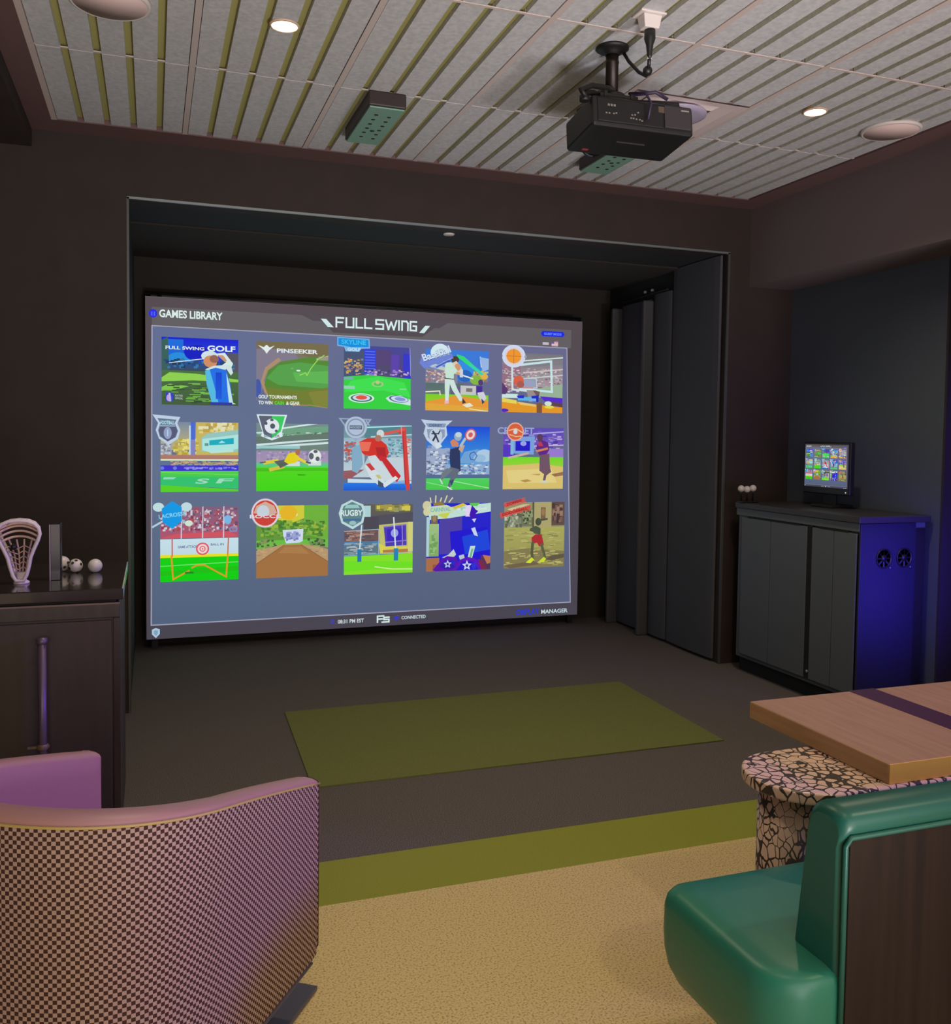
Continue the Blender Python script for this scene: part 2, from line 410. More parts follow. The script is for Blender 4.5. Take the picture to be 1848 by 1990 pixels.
b = MB(); b.box((.06,-.0045,.075), (.085,-.002,.098)); b.xf(tilt); b.build('socket_plate', mat('bronze_socket', (92,76,64), .5), pp)
b = MB(); b.box((-.16,D*.82,-.0015), (-.135,D*.87,.001)); b.xf(tilt); b.build('red_label', M_red, t)
b = MB(); b.box((-.06,D*.45,-.003), (.06,D*.47,.001)); b.xf(tilt); b.build('lamp_door_seam', mat('worn_edge', (62,58,56), .5), t)
b = MB(); b.lathe((-.08,D-.002,.06), [(.05,0),(.055,.02),(.05,.05),(.042,.055),(.001,.045)], 28, axis='y'); b.xf(tilt); b.build('lens', mat('lens_barrel', (20,20,24), .15), t)
# bracket: collar, plate and spider arms
b = MB(); b.lathe((PX,PY,2.755), [(.03,-.02),(.052,-.015),(.052,.0),(.03,.01)], 28); b.box((PX-.075,PY-.055,2.722), (PX+.085,PY+.06,2.745)); b.box((PX-.06,PY-.06,2.70), (PX-.045,PY+.06,2.76)); b.box((PX+.05,PY-.06,2.70), (PX+.065,PY+.06,2.75))
b.build('bracket', M_blk2, t, .004)
for ex, ey, ez in ((1.50,3.09,2.715), (1.90,3.10,2.725), (1.56,3.26,2.71), (1.88,3.26,2.70)):
    mb = MB(); mb.tube([(PX+(ex-PX)*.2,PY+(ey-PY)*.2,2.735), (PX+(ex-PX)*.7,PY+(ey-PY)*.7,2.738), (ex,ey,ez+.012), (ex,ey,ez-.012)], .011, 8)
    mb.lathe((ex,ey,ez-.02), [(.018,0),(.018,.02)], 14); mb.build('mount_arm', M_blk2, t)
mb = MB(); mb.tube([(1.49,3.06,2.70),(1.47,3.06,2.722),(1.52,3.07,2.748),(1.60,3.1,2.76),(1.64,3.13,2.765)], .010, 8); mb.build('cable_loop', M_blk2, t)
mb = MB(); mb.tube([(1.70,3.12,2.76),(1.73,3.05,2.745),(1.745,3.03,2.70),(1.735,3.035,2.64)], .005, 8); mb.tube([(1.70,3.11,2.75),(1.78,3.06,2.755),(1.83,3.06,2.735)], .007, 8); mb.build('cable', mat('violet_black_cable', (52,40,66), .5), t)
# ceiling socket and its plug and cord
t = thing('ceiling_outlet', 'white ceiling outlet box above the projector pole', 'outlet', (1.635,2.86,ZC))
b = MB(); b.box((1.585,2.83,ZC-.008), (1.685,2.90,ZC)); b.build('back_plate', M_white, t, .003)
b = MB(); b.rings([[(1.60,2.84,ZC-.008),(1.672,2.84,ZC-.008),(1.672,2.89,ZC-.008),(1.60,2.89,ZC-.008)],[(1.608,2.845,ZC-.052),(1.664,2.845,ZC-.052),(1.664,2.885,ZC-.052),(1.608,2.885,ZC-.052)]], 0, False); b.build('box', M_white, t, .003)
t = thing('power_cord', 'black plug and short cord between the white outlet and the projector pole', 'power cord', (1.64,2.87,ZC-.05))
b = MB(); b.lathe((1.64,2.868,ZC-.052), [(.019,0),(.02,-.03),(.013,-.05),(.009,-.085),(.007,-.1)], 16); b.build('plug', M_blk, t)
b = MB(); b.tube([(1.64,2.868,ZC-.14),(1.641,2.872,ZC-.165),(1.655,2.90,ZC-.18),(1.68,2.96,ZC-.17),(1.69,3.03,ZC-.13),(1.68,3.09,ZC-.07),(1.675,3.12,ZC-.03)], .0065, 8); b.build('cord', M_blk, t)
b = MB(); b.lathe((1.6405,2.87,ZC-.152), [(.009,0),(.009,.012)], 12); b.build('cable_tie', M_white, t)
b = MB(); b.ball((1.652,2.90,ZC-.178), .017); b.build('coil', M_blk, t)

# ------------------------------------------------------------------ lit pictures (projected screen and monitor)
def picture_mat(name, strength):
    m = bpy.data.materials.new(name); m.use_nodes = True; nt = m.node_tree; b = nt.nodes['Principled BSDF']
    a = nt.nodes.new('ShaderNodeVertexColor'); a.layer_name = 'Col'
    b.inputs['Base Color'].default_value = (.02,.02,.02,1); b.inputs['Roughness'].default_value = .9; b.inputs['Specular IOR Level'].default_value = 0
    nt.links.new(a.outputs['Color'], b.inputs['Emission Color']); b.inputs['Emission Strength'].default_value = strength
    return m
M_pic = picture_mat('projected_picture', 1.0)
M_mon = picture_mat('monitor_picture', 1.0)

_tc = {}
def text_shape(body):
    if body in _tc: return _tc[body]
    cu = bpy.data.curves.new('lettering', 'FONT'); cu.body = body; cu.size = 1; cu.offset = .028; cu.resolution_u = 3
    o = bpy.data.objects.new('lettering', cu); COL.objects.link(o)
    dg = bpy.context.evaluated_depsgraph_get(); dg.update()
    me = o.evaluated_get(dg).to_mesh()
    vs = [(v.co.x, v.co.y) for v in me.vertices]; fs = [tuple(p.vertices) for p in me.polygons]
    o.evaluated_get(dg).to_mesh_clear()
    bpy.data.objects.remove(o); bpy.data.curves.remove(cu)
    x0 = min(v[0] for v in vs); x1 = max(v[0] for v in vs); y0 = min(v[1] for v in vs); y1 = max(v[1] for v in vs)
    vs = [((x-x0)/(x1-x0), 1-(y-y0)/(y1-y0)) for x, y in vs]
    _tc[body] = (vs, fs); return _tc[body]

class Art:
    """flat coloured shapes in a rectangle: u to the right, v downwards, both 0..1"""
    def __init__(s, place, layer=0, clip=False): s.place = place; s.n = layer; s.v = []; s.f = []; s.c = []; s.clip = clip
    def poly(s, pts, cols):
        if s.clip and any(u < 0 or u > 1 or v < 0 or v > 1 for u, v in pts):
            c0 = cols[0] if isinstance(cols, list) else cols; cols = c0
            for ax, lim, sg in ((0,0,1),(0,1,-1),(1,0,1),(1,1,-1)):
                out = []
                for p, q in zip(pts, pts[1:]+pts[:1]):
                    a, b = sg*(p[ax]-lim), sg*(q[ax]-lim)
                    if a >= 0: out.append(p)
                    if a*b < 0: k = a/(a-b); out.append((p[0]+(q[0]-p[0])*k, p[1]+(q[1]-p[1])*k))
                pts = out
                if len(pts) < 3: return
        o = len(s.v); s.v += [s.place(u, v, s.n) for u, v in pts]
        s.f.append(list(range(o, o+len(pts)))); s.c += cols if isinstance(cols, list) else [cols]*len(pts)
    def nx(s): s.n += 1
    def R(s, c, x0, y0, x1, y1, c2=None):
        s.nx(); c2 = c2 or c; s.poly([(x0,y0),(x1,y0),(x1,y1),(x0,y1)], [c,c,c2,c2])
    def P(s, c, *pts): s.nx(); s.poly(list(pts), c)
    def E(s, c, cx, cy, rx, ry=None, n=22, rot=0):
        s.nx(); ry = ry or rx; k, q = math.cos(rot), math.sin(rot)
        s.poly([(cx+rx*math.cos(2*PI*i/n)*k-ry*math.sin(2*PI*i/n)*q, cy+rx*math.cos(2*PI*i/n)*q+ry*math.sin(2*PI*i/n)*k) for i in range(n)], c)
    def L(s, c, w, *pts):
        s.nx()
        for (x0,y0),(x1,y1) in zip(pts[:-1], pts[1:]):
            dx, dy = x1-x0, y1-y0; l = math.hypot(dx,dy) or 1; a, b = -dy/l*w/2, dx/l*w/2
            e, g = dx/l*w/2, dy/l*w/2
            s.poly([(x0+a-e,y0+b-g),(x1+a+e,y1+b+g),(x1-a+e,y1-b+g),(x0-a-e,y0-b-g)], c); s.n += .02
    def N(s, cols, x0, y0, x1, y1, n, w=.02, h=.02):
        s.nx()
        for i in range(n):
            x = random.uniform(x0, x1-w); y = random.uniform(y0, y1-h); a = w*random.uniform(.5,1); b = h*random.uniform(.5,1)
            s.poly([(x,y),(x+a,y),(x+a,y+b),(x,y+b)], random.choice(cols)); s.n += .004
    def T(s, body, c, x, y, w, h, rot=0, skew=0):
        s.nx(); vs, fs = text_shape(body); o = len(s.v); k, q = math.cos(rot), math.sin(rot)
        for a, b in vs:
            dx, dy = a*w+skew*(1-b)*h, b*h; s.v.append(s.place(x+dx*k-dy*q, y+dx*q+dy*k, s.n))
        for f in fs: s.f.append([i+o for i in f]); s.c += [c]*len(f)
    def build(s, name, m, parent):
        me = bpy.data.meshes.new(name); off = WL[parent.name]
        me.from_pydata([tuple(Vector(p)-off) for p in s.v], [], s.f); me.materials.append(m)
        at = me.color_attributes.new('Col', 'FLOAT_COLOR', 'CORNER')
        flat = [x for c in s.c for x in lin(c)]
        at.data.foreach_set('color', flat)
        o = bpy.data.objects.new(name, me); COL.objects.link(o); o.parent = parent; WL[o.name] = Vector(off); return o

W_ = (226,236,236)
def t_golf(a):
    a.R((24,34,205),0,0,1,.36,(40,70,215)); a.R((30,110,220),.02,.03,.28,.36,(24,96,205)); a.E((38,140,220),.22,.34,.16,.12); a.E((20,30,190),.45,.22,.16,.12)
    a.R((34,80,150),0,.36,1,.5,(60,74,84)); a.R((86,84,100),.85,.2,1,.62); a.P((58,96,92),(0,.05),(.08,0),(.1,.5),(0,.6))
    a.N([(50,120,170),(40,70,120),(30,60,90)],.02,.3,.98,.48,60,.06,.05)
    a.R((74,110,66),0,.49,1,1,(66,92,60))
    a.P((140,206,80),(0,.6),(.1,.52),(.45,.53),(1,.6),(1,.64),(.4,.63),(0,.66)); a.P((126,196,76),(0,.74),(.1,.69),(.35,.72),(.2,.77),(0,.8))
    a.N([(120,190,76),(104,170,70),(60,90,56),(52,78,52)],0,.66,1,.99,70,.16,.022)
    a.L((210,226,236),.012,(.56,.3),(.1,.38)); a.E((205,225,230),.62,.26,.11,.08); a.E((206,140,98),.63,.34,.09,.09); a.E((150,100,84),.68,.3,.06,.06)
    a.P((214,232,226),(.7,.22),(.82,.2),(.93,.36),(.9,.44),(.75,.42),(.84,.34),(.76,.28)); a.P((200,150,120),(.72,.24),(.8,.24),(.85,.32),(.82,.34))
    a.P((206,226,226),(.56,.46),(.68,.4),(.9,.38),(.93,.5),(.9,.54),(.84,.44),(.8,.52),(.62,.48))
    a.P((36,112,226),(.56,.48),(.7,.43),(.84,.46),(.9,.7),(.93,.97),(.65,.97),(.58,.68)); a.P((84,184,222),(.56,.48),(.62,.46),(.68,.7),(.74,.97),(.65,.97),(.58,.68))
    a.P((190,226,226),(.84,.5),(.88,.66),(.93,.95),(.97,.97),(.88,.98),(.86,.8)); a.R((24,70,205),.7,.5,.78,.9,(30,90,220)); a.R((50,56,170),.63,.95,.92,.99)
    a.T('FULL SWING',W_,.05,.13,.5,.05); a.T('GOLF',(230,242,236),.59,.1,.37,.085)
    a.R((46,70,196),.05,.82,.15,.95); a.E((190,160,220),.09,.9,.03,.05); a.L((196,176,224),.025,(.1,.84),(.11,.94)); a.T('PGA TOUR',(180,190,190),.17,.85,.1,.03); a.T('OFFICIAL',(180,190,190),.17,.89,.1,.03)
def t_pin(a):
    a.R((110,106,72),0,0,1,.3,(130,120,112)); a.P((128,122,140),(0,.12),(.5,.1),(.6,.28),(.2,.5),(.05,.8),(0,.9)); a.P((118,108,76),(0,0),(1,0),(1,.2),(.8,.24),(.4,.1),(0,.12))
    a.P((172,140,110),(.3,.24),(.12,.4),(.06,.62),(.12,.8),(.3,.92),(.5,.96),(.5,.9),(.2,.8),(.1,.6),(.16,.44),(.34,.28)); a.E((66,88,170),.02,.72,.05,.14)
    a.P((84,136,52),(.34,.3),(.7,.22),(1,.2),(1,1),(.2,.95),(.11,.66),(.16,.44)); a.P((86,160,76),(.3,.36),(.6,.3),(1,.34),(1,.7),(.3,.66),(.14,.56))
    a.P((94,180,84),(.5,.46),(1,.42),(1,.62),(.55,.6)); a.P((112,126,52),(.12,.7),(.6,.74),(1,.68),(1,.98),(.2,.94))
    a.P((128,132,58),(.72,.76),(1,.72),(1,.98),(.8,.96)); a.L((170,140,110),.012,(.5,.97),(.75,.96),(1,1)); a.L((190,180,150),.02,(.84,.24),(1,.19)); a.R((150,150,130),.86,.2,1,.26)
    a.L((150,220,90),.014,(.94,.18),(.86,.24),(.76,.38),(.7,.5),(.68,.46),(.6,.5)); a.E(W_,.58,.43,.03,.012); a.E((140,170,130),.49,.4,.015,.01)
    a.P(W_,(.02,.06),(.1,.09),(.14,.05),(.18,.09),(.25,.06),(.17,.14),(.14,.19),(.11,.14)); a.T('PINSEEKER',W_,.28,.1,.57,.065)
    a.T('GOLF TOURNAMENTS',(232,236,226),.03,.82,.53,.055); a.T('TO WIN',(232,236,226),.03,.91,.19,.055); a.T('CASH',(80,226,60),.25,.91,.13,.055); a.T('& GEAR',(232,236,226),.41,.91,.19,.055)
def t_city(a):
    a.R((70,72,150),0,0,1,.5,(84,66,120)); a.R((70,84,116),0,.08,.3,.5); a.R((46,66,222),.3,.05,.47,.5,(50,62,190)); a.R((80,74,110),.5,.3,.7,.5)
    a.R((90,66,170),.7,.12,.82,.5); a.R((52,56,200),.88,.1,1,.5); a.L((150,150,210),.012,(.985,0),(1,.45)); a.R((84,68,120),.48,.05,.7,.3)
    for k in range(9): a.R((96,110,230),.31,.08+.045*k,.46,.095+.045*k)
    a.N([(196,150,70),(210,180,110),(120,130,140),(60,70,120),(190,130,120)],.0,.2,.3,.48,60,.05,.03); a.N([(110,90,170),(150,120,190),(200,170,200),(60,60,110)],.3,.36,1,.48,70,.04,.03)
    a.P((54,208,66),(0,.5),(.35,.46),(1,.5),(1,1),(0,1)); a.P((64,222,80),(.1,.56),(.5,.48),(.9,.56),(1,.8),(.6,.7),(0,.74)); a.E((160,200,130),.5,.6,.09,.045); a.E((70,200,80),.5,.6,.06,.03); a.E((190,196,130),.5,.57,.03,.03)
    a.R((150,206,180),0,.64,.16,.69); a.R((130,220,140),.83,.66,.93,.68); a.R((120,170,180),0,.5,.14,.54)
    a.E((214,236,226),.26,.83,.19,.075); a.E((50,110,90),.26,.83,.16,.06); a.E((200,220,236),.26,.825,.13,.048); a.E((222,86,72),.26,.82,.085,.035)
    a.P((204,226,226),(.62,.82),(.7,.775),(.85,.77),(1,.84),(1,.93),(.82,.9),(.68,.88)); a.E((70,104,130),.82,.83,.15,.055,rot=.12); a.E((206,220,240),.83,.83,.13,.045,rot=.12); a.E((130,150,210),.84,.83,.085,.03,rot=.12)
def b_city(a):
    a.P((120,180,226),(-.1,-.12),(.37,-.11),(.38,.04),(.25,.05),(.22,.1),(.02,.1),(0,.03),(-.1,.02)); a.P((20,140,220),(-.085,-.105),(.355,-.095),(.36,.02),(.1,.03),(-.085,.0))
    a.T('SKYLINE',(60,190,236),-.04,-.085,.36,.075); a.T('GOLF',(206,230,240),.05,.04,.19,.05)
def t_base(a):
    a.R((58,120,214),0,0,1,.5); a.E((86,134,200),.2,.5,.3,.3); a.P((130,130,150),(0,.3),(.3,.34),(.5,.4),(.5,.56),(0,.56)); a.P((190,196,196),(0,.26),(.1,.22),(.5,.36),(.5,.4),(.1,.3))
    a.N([(200,150,140),(220,200,190),(150,110,120),(120,120,150),(190,170,150)],0,.33,.34,.55,90,.04,.03); a.R((86,110,110),0,.55,.6,.73,(96,116,112)); a.R((100,90,130),.4,.6,.6,.73)
    a.P((50,140,226),(.5,.16),(.88,.3),(.9,.5),(.55,.52)); a.E((40,100,190),.62,.42,.12,.1); a.L((216,226,226),.016,(.86,.1),(.88,.26),(.96,.3))
    a.P((150,180,226),(.85,.1),(1,.12),(1,.3),(.9,.34)); a.N([(200,170,100),(180,190,110),(150,120,90),(110,100,150)],.74,.32,1,.55,40,.06,.05); a.E((130,180,70),.8,.48,.1,.08); a.E((226,176,70),.93,.42,.06,.05)
    a.R((196,196,196),.55,.58,.8,.74); a.R((120,116,110),.64,.62,.74,.68)
    a.P((50,214,120),(.48,.07),(.6,.1),(.92,.38),(.88,.4),(.5,.12)); a.P((60,206,190),(.7,.22),(.92,.38),(.9,.4),(.68,.24))
    a.R((120,206,36),0,.73,1,.88,(150,200,50)); a.P((228,150,56),(0,.86),(.5,.74),(1,.82),(1,1),(0,1)); a.P((224,166,60),(0,.88),(1,.94),(1,1),(0,1))
    a.L((230,226,200),.018,(0,.7),(.22,.68),(.23,.74)); a.P((226,226,206),(.58,.9),(.7,.86),(.76,.91),(.66,.94)); a.L((236,220,180),.015,(.7,.96),(1,1))
    a.E((70,60,54),.46,.16,.06,.06); a.P((216,200,180),(.4,.22),(.48,.18),(.56,.28),(.58,.38),(.48,.36)); a.E((206,150,110),.5,.28,.05,.06)
    a.P((196,226,210),(.3,.22),(.4,.2),(.5,.34),(.44,.4),(.44,.48),(.32,.5),(.3,.34)); a.L((70,80,90),.014,(.3,.47),(.44,.48)); a.P((206,226,220),(.3,.48),(.44,.49),(.5,.64),(.6,.82),(.54,.84),(.42,.66),(.38,.56),(.36,.84),(.31,.84),(.3,.6))
    a.P((70,60,60),(.58,.78),(.64,.86),(.58,.88)); a.P((230,180,190),(.3,.84),(.36,.83),(.37,.88),(.3,.89)); a.L((226,230,220),.022,(.54,.4),(.74,.46)); a.L((216,160,110),.04,(.5,.38),(.55,.4)); a.L((200,210,220),.05,(.56,.34),(.56,.42))
    a.P((70,44,150),(.8,.58),(.9,.58),(.9,.68),(.8,.7)); a.P((206,206,216),(.82,.69),(.92,.67),(.97,.78),(.9,.86),(.84,.76)); a.P((60,60,90),(.88,.78),(.94,.84),(.9,.88)); a.E((80,60,110),.87,.52,.04,.05)
def b_base(a):
    a.E((206,230,236),.22,.06,.15,.15); a.E((176,206,216),.24,.09,.11,.1)
    a.P((110,130,210),(-.1,.24),(-.06,.1),(0,.2),(.4,.06),(.43,.14),(.1,.26),(-.02,.33)); a.P((150,170,226),(.1,.3),(.42,.12),(.3,.24),(.16,.32)); a.L((70,90,180),.025,(.17,.29),(.36,.18))
    a.T('Baseball',(70,96,150),-.07,.11,.46,.12,rot=-.38); a.T('Baseball',(206,220,240),-.075,.1,.46,.12,rot=-.38)
def t_bask(a):
    a.R((116,116,124),0,0,1,.62,(170,150,160)); a.R((150,110,130),0,.2,.3,.62)
    a.N([(210,196,200),(170,140,150),(120,100,110),(190,170,180),(150,170,160)],0,.25,1,.68,240,.05,.025)
    for y, c in ((.1,(206,226,216)),(.2,(120,126,130)),(.3,(206,190,190)),(.4,(196,200,200))): a.L(c,.022,(.35,y+.03),(1,y-.05))
    a.P((150,176,150),(.55,.6),(1,.5),(1,.76),(.6,.74)); a.R((200,226,222),0,.69,.26,.76); a.P((84,44,200),(.62,.72),(1,.74),(1,.83),(.7,.8)); a.P((90,60,110),(0,.5),(.1,.62),(.06,.7),(0,.7))
    a.L((206,222,224),.03,(.16,.26),(.17,.62),(.5,.64)); a.L((196,226,230),.036,(.3,.2),(.8,.12),(.82,.64),(.3,.6)); a.L((176,206,214),.016,(.32,.43),(.56,.42),(.57,.58),(.33,.6),(.32,.43)); a.R((150,160,190),.34,.45,.55,.57)
    a.L((226,130,120),.02,(.34,.58),(.5,.58)); a.E((214,96,70),.27,.47,.085,.085); a.E((170,90,80),.3,.53,.06,.06)
    a.P((150,140,140),(.4,.62),(.56,.62),(.6,.8),(.44,.82)); a.P((116,86,86),(.5,.62),(.62,.64),(.6,.76)); a.R((90,180,226),.26,.74,.5,.8); a.P((44,40,200),(.24,.72),(.36,.71),(.36,.76),(.26,.76)); a.P((30,44,196),(.48,.72),(.6,.7),(.6,.82),(.5,.82)); a.R((116,170,226),.46,.76,.56,.81)
    a.P((226,150,40),(0,.8),(.3,.84),(1,.9),(1,1),(0,1)); a.P((224,210,90),(0,.76),(.24,.8),(.24,.86),(0,.83)); a.P((226,196,110),(.24,.82),(.55,.86),(.56,.9),(.3,.87))
    a.R((126,84,60),.57,.83,.66,1); a.P((96,66,70),(.72,.8),(1,.83),(1,.9),(.8,.87)); a.E((206,226,206),.76,.84,.06,.04); a.E((226,214,80),.78,.9,.08,.025); a.E((80,40,190),.04,.97,.07,.03)
def b_bask(a):
    a.E((206,216,236),.18,.06,.19,.19,30); a.E((214,206,216),.18,.06,.15,.15); a.E((236,150,50),.18,.06,.12,.12); a.L((200,110,40),.01,(.06,.06),(.3,.06)); a.L((200,110,40),.01,(.18,-.06),(.18,.18)); a.R((150,160,190),-.01,.045,.0,.08); a.R((150,160,190),.35,.045,.39,.08)
def t_foot(a):
    a.R((120,136,160),0,0,1,.4,(190,180,110)); a.R((196,180,96),.45,0,1,.5); a.N([(216,206,130),(190,160,70),(226,220,180),(170,150,90)],.45,0,1,.22,50,.08,.05); a.N([(206,190,80),(180,160,70),(226,216,130)],.15,.22,.5,.5,60,.07,.05); a.R((156,160,170),0,.3,.14,.5); a.N([(190,196,206),(120,124,140)],0,.3,.14,.5,30,.04,.03)
    a.P((150,196,190),(.52,.22),(.6,.16),(1,.1),(1,.42),(.52,.42)); a.P((170,226,220),(.53,.24),(1,.17),(1,.38),(.65,.44),(.53,.4)); a.P((30,170,190),(.62,.26),(.94,.22),(.94,.31),(.62,.33)); a.P((170,226,226),(.74,.3),(.78,.26),(.83,.29)); a.L((180,226,220),.03,(.65,.43),(.92,.41)); a.R((100,150,150),.56,.3,.61,.34)
    a.R((76,106,206),.38,-.04,.44,.47); a.R((190,216,226),.36,.05,.382,.47); a.R((130,130,190),.38,.25,.44,.47)
    a.R((176,126,110),0,.47,1,.54,(170,110,100)); a.R((196,226,190),0,.53,1,.555); a.N([(196,150,130),(206,170,120),(150,160,110)],.1,.55,1,.63,70,.06,.02)
    a.R((60,50,206),0,.62,1,.7); a.N([(150,150,230),(120,120,226)],.28,.64,1,.69,30,.05,.03); a.E((110,120,226),.02,.66,.025,.025); a.E((110,120,226),.18,.66,.025,.025)
    a.R((90,204,80),0,.7,1,.8,(60,200,80)); a.P((50,192,110),(0,.78),(1,.8),(1,.96),(0,.9)); a.P((84,208,40),(0,.9),(1,.97),(1,1),(0,1)); a.L((110,220,90),.01,(0,.72),(1,.76))
    a.P((150,214,190),(.04,.79),(.2,.79),(.16,.82),(.03,.82)); a.T('S',(160,216,190),.43,.81,.16,.075,skew=.6); a.T('F',(160,216,190),.7,.81,.2,.07,skew=.7)
def b_foot(a):
    a.P((190,206,226),(-.1,-.1),(.25,-.07),(.21,.02),(.25,.12),(.22,.24),(.1,.33),(-.02,.24),(-.06,.12),(-.03,.02)); a.P((96,116,140),(-.04,-.05),(.2,-.03),(.18,.02),(.22,.13),(.19,.22),(.09,.28),(-.01,.21),(-.03,.12),(0,.02))
    a.P((86,90,120),(0,.06),(.19,.06),(.21,.13),(.18,.22),(.09,.28),(0,.2),(-.02,.13)); a.T('FOOTBALL',(180,226,236),.0,-.015,.18,.055); a.L((180,200,220),.012,(0,.06),(.18,.06)); a.E((146,160,196),.09,.16,.05,.085); a.L((180,206,226),.014,(.09,.12),(.09,.2))
def t_socc(a):
    a.R((116,140,140),0,0,1,.4,(110,130,120)); a.P((96,112,100),(0,.25),(1,.1),(1,.25),(0,.33)); a.P((110,160,130),(.3,.08),(1,.03),(1,.12),(.3,.2)); a.N([(150,200,170),(120,160,130),(190,210,200),(90,110,100)],.0,.12,1,.2,60,.06,.02)
    a.L((206,230,226),.024,(.36,.07),(.9,-.02)); a.L((190,220,216),.022,(0,.14),(.3,.12)); a.L((206,226,230),.03,(0,.32),(1,.22)); a.L((206,226,230),.03,(0,.36),(1,.28)); a.R((150,200,200),0,.33,.6,.37); a.P((100,120,110),(0,.2),(1,.14),(1,.22),(0,.29))
    a.R((150,140,176),0,.4,1,.62,(170,150,180)); a.N([(130,120,160),(180,160,190),(160,140,170)],0,.4,1,.62,100,.04,.03); a.R((90,200,130),0,.58,1,.65); a.R((206,220,216),.35,.56,.6,.63); a.R((206,220,216),.72,.55,.9,.62)
    a.R((84,214,30),0,.64,1,1,(62,212,22)); a.L((110,150,40),.012,(0,.7),(.36,.7)); a.P((70,190,30),(.0,.66),(1,.66),(1,.7),(.0,.7)); a.P((50,150,30),(.56,.75),(.7,.755),(.66,.77),(.58,.77))
    a.L((214,200,60),.05,(.12,.58),(.28,.55)); a.P((90,100,96),(.24,.56),(.4,.53),(.44,.6),(.32,.64)); a.L((206,190,70),.05,(.2,.68),(.36,.64)); a.L((86,96,90),.06,(.34,.62),(.42,.58)); a.P((226,206,30),(.38,.56),(.44,.44),(.55,.42),(.6,.52),(.54,.58),(.44,.6))
    a.L((226,206,50),.04,(.55,.5),(.7,.58)); a.E((170,110,90),.57,.42,.035,.05); a.L((80,90,110),.03,(.7,.57),(.74,.58)); a.L((80,90,110),.02,(.06,.58),(.12,.57)); a.E((226,232,230),.81,.48,.09,.1); a.E((90,96,106),.76,.48,.035,.05); a.E((90,96,106),.85,.52,.03,.035); a.E((90,96,106),.82,.41,.03,.025)
def b_socc(a):
    a.P((216,232,236),(0,-.13),(.42,-.13),(.35,.12),(.36,.19),(.21,.25),(.06,.19),(.08,.12)); a.P((92,98,116),(.03,-.11),(.21,-.11),(.21,.22),(.1,.16)); a.P((60,200,96),(.21,-.11),(.39,-.11),(.33,.12),(.21,.22)); a.E((222,230,234),.21,.04,.1,.11); a.E((80,90,104),.22,.04,.035,.04); a.E((80,90,104),.13,.0,.02,.025); a.E((80,90,104),.21,-.05,.025,.018); a.E((80,90,104),.27,.11,.02,.02); a.T('SOCCER',(96,130,140),.1,.165,.22,.04)
def t_hock(a):
    a.R((96,140,150),0,0,1,.35,(130,160,170)); a.P((86,132,140),(.3,.0),(1,0),(1,.14),(.3,.2)); a.L((170,226,236),.02,(.3,.04),(1,.0)); a.L((180,206,216),.02,(.4,.18),(1,.14)); a.R((150,180,196),0,.2,1,.8,(190,206,214)); a.N([(206,216,220),(150,110,120),(196,80,70),(110,140,160)],.0,.25,.2,.6,70,.05,.04); a.N([(110,170,180),(160,200,210),(90,130,150)],.62,.2,.9,.55,80,.05,.03); a.N([(206,110,100),(206,216,216)],.92,.2,1,.5,30,.05,.03)
    a.R((190,206,216),.6,.5,1,.85); a.P((150,90,96),(0,.7),(.3,.68),(.1,.82),(0,.82)); a.R((40,120,226),0,.88,1,1,(30,90,206)); a.P((200,220,230),(.06,.82),(1,.86),(1,.9),(.06,.88)); a.R((120,170,226),.6,.86,.9,.9)
    a.L((206,66,64),.06,(.82,.1),(.88,.06),(.95,.98)); a.L((214,90,80),.04,(.6,.13),(.88,.06)); a.L((190,50,50),.02,(.86,.1),(.91,.9)); a.L((230,150,150),.012,(.84,.02),(.85,.16))
    a.P((130,170,196),(.12,.34),(.24,.3),(.28,.6),(.2,.74),(.12,.7)); a.P((206,52,44),(.22,.26),(.34,.2),(.5,.2),(.62,.3),(.66,.42),(.6,.56),(.36,.52),(.26,.42)); a.P((176,40,44),(.46,.34),(.6,.34),(.62,.5),(.5,.5)); a.E((206,214,214),.53,.13,.055,.06); a.E((170,120,100),.5,.2,.05,.05); a.P((230,110,90),(.22,.26),(.4,.26),(.36,.4),(.26,.4))
    a.P((200,214,220),(.34,.48),(.46,.46),(.72,.8),(.62,.86),(.5,.78)); a.P((196,44,50),(.5,.46),(.6,.48),(.84,.78),(.78,.88),(.7,.78)); a.P((206,220,226),(.3,.62),(.4,.6),(.6,.86),(.5,.92),(.38,.8)); a.P((200,60,60),(.32,.6),(.38,.58),(.46,.68),(.4,.7)); a.P((196,190,120),(.46,.76),(.52,.76),(.56,.82),(.5,.82)); a.P((214,226,226),(.56,.9),(.76,.78),(.8,.82),(.6,.96)); a.P((70,84,100),(.5,.84),(.58,.9),(.58,.96),(.5,.94)); a.P((110,130,150),(.3,.46),(.36,.46),(.3,.6))
def b_hock(a):
    a.P((150,166,196),(-.08,-.1),(.4,-.09),(.17,.26)); a.P((96,112,132),(-.04,-.08),(.36,-.07),(.17,.21)); a.E((176,192,212),.17,.04,.16,.165,26); a.E((130,148,172),.17,.04,.13,.135,26); a.E((176,190,214),.17,.04,.11,.115,26); a.R((84,98,120),.08,.01,.26,.07); a.T('HOCKEY',(170,186,206),.09,.022,.16,.035); a.L((160,176,206),.018,(.32,-.06),(.36,0))
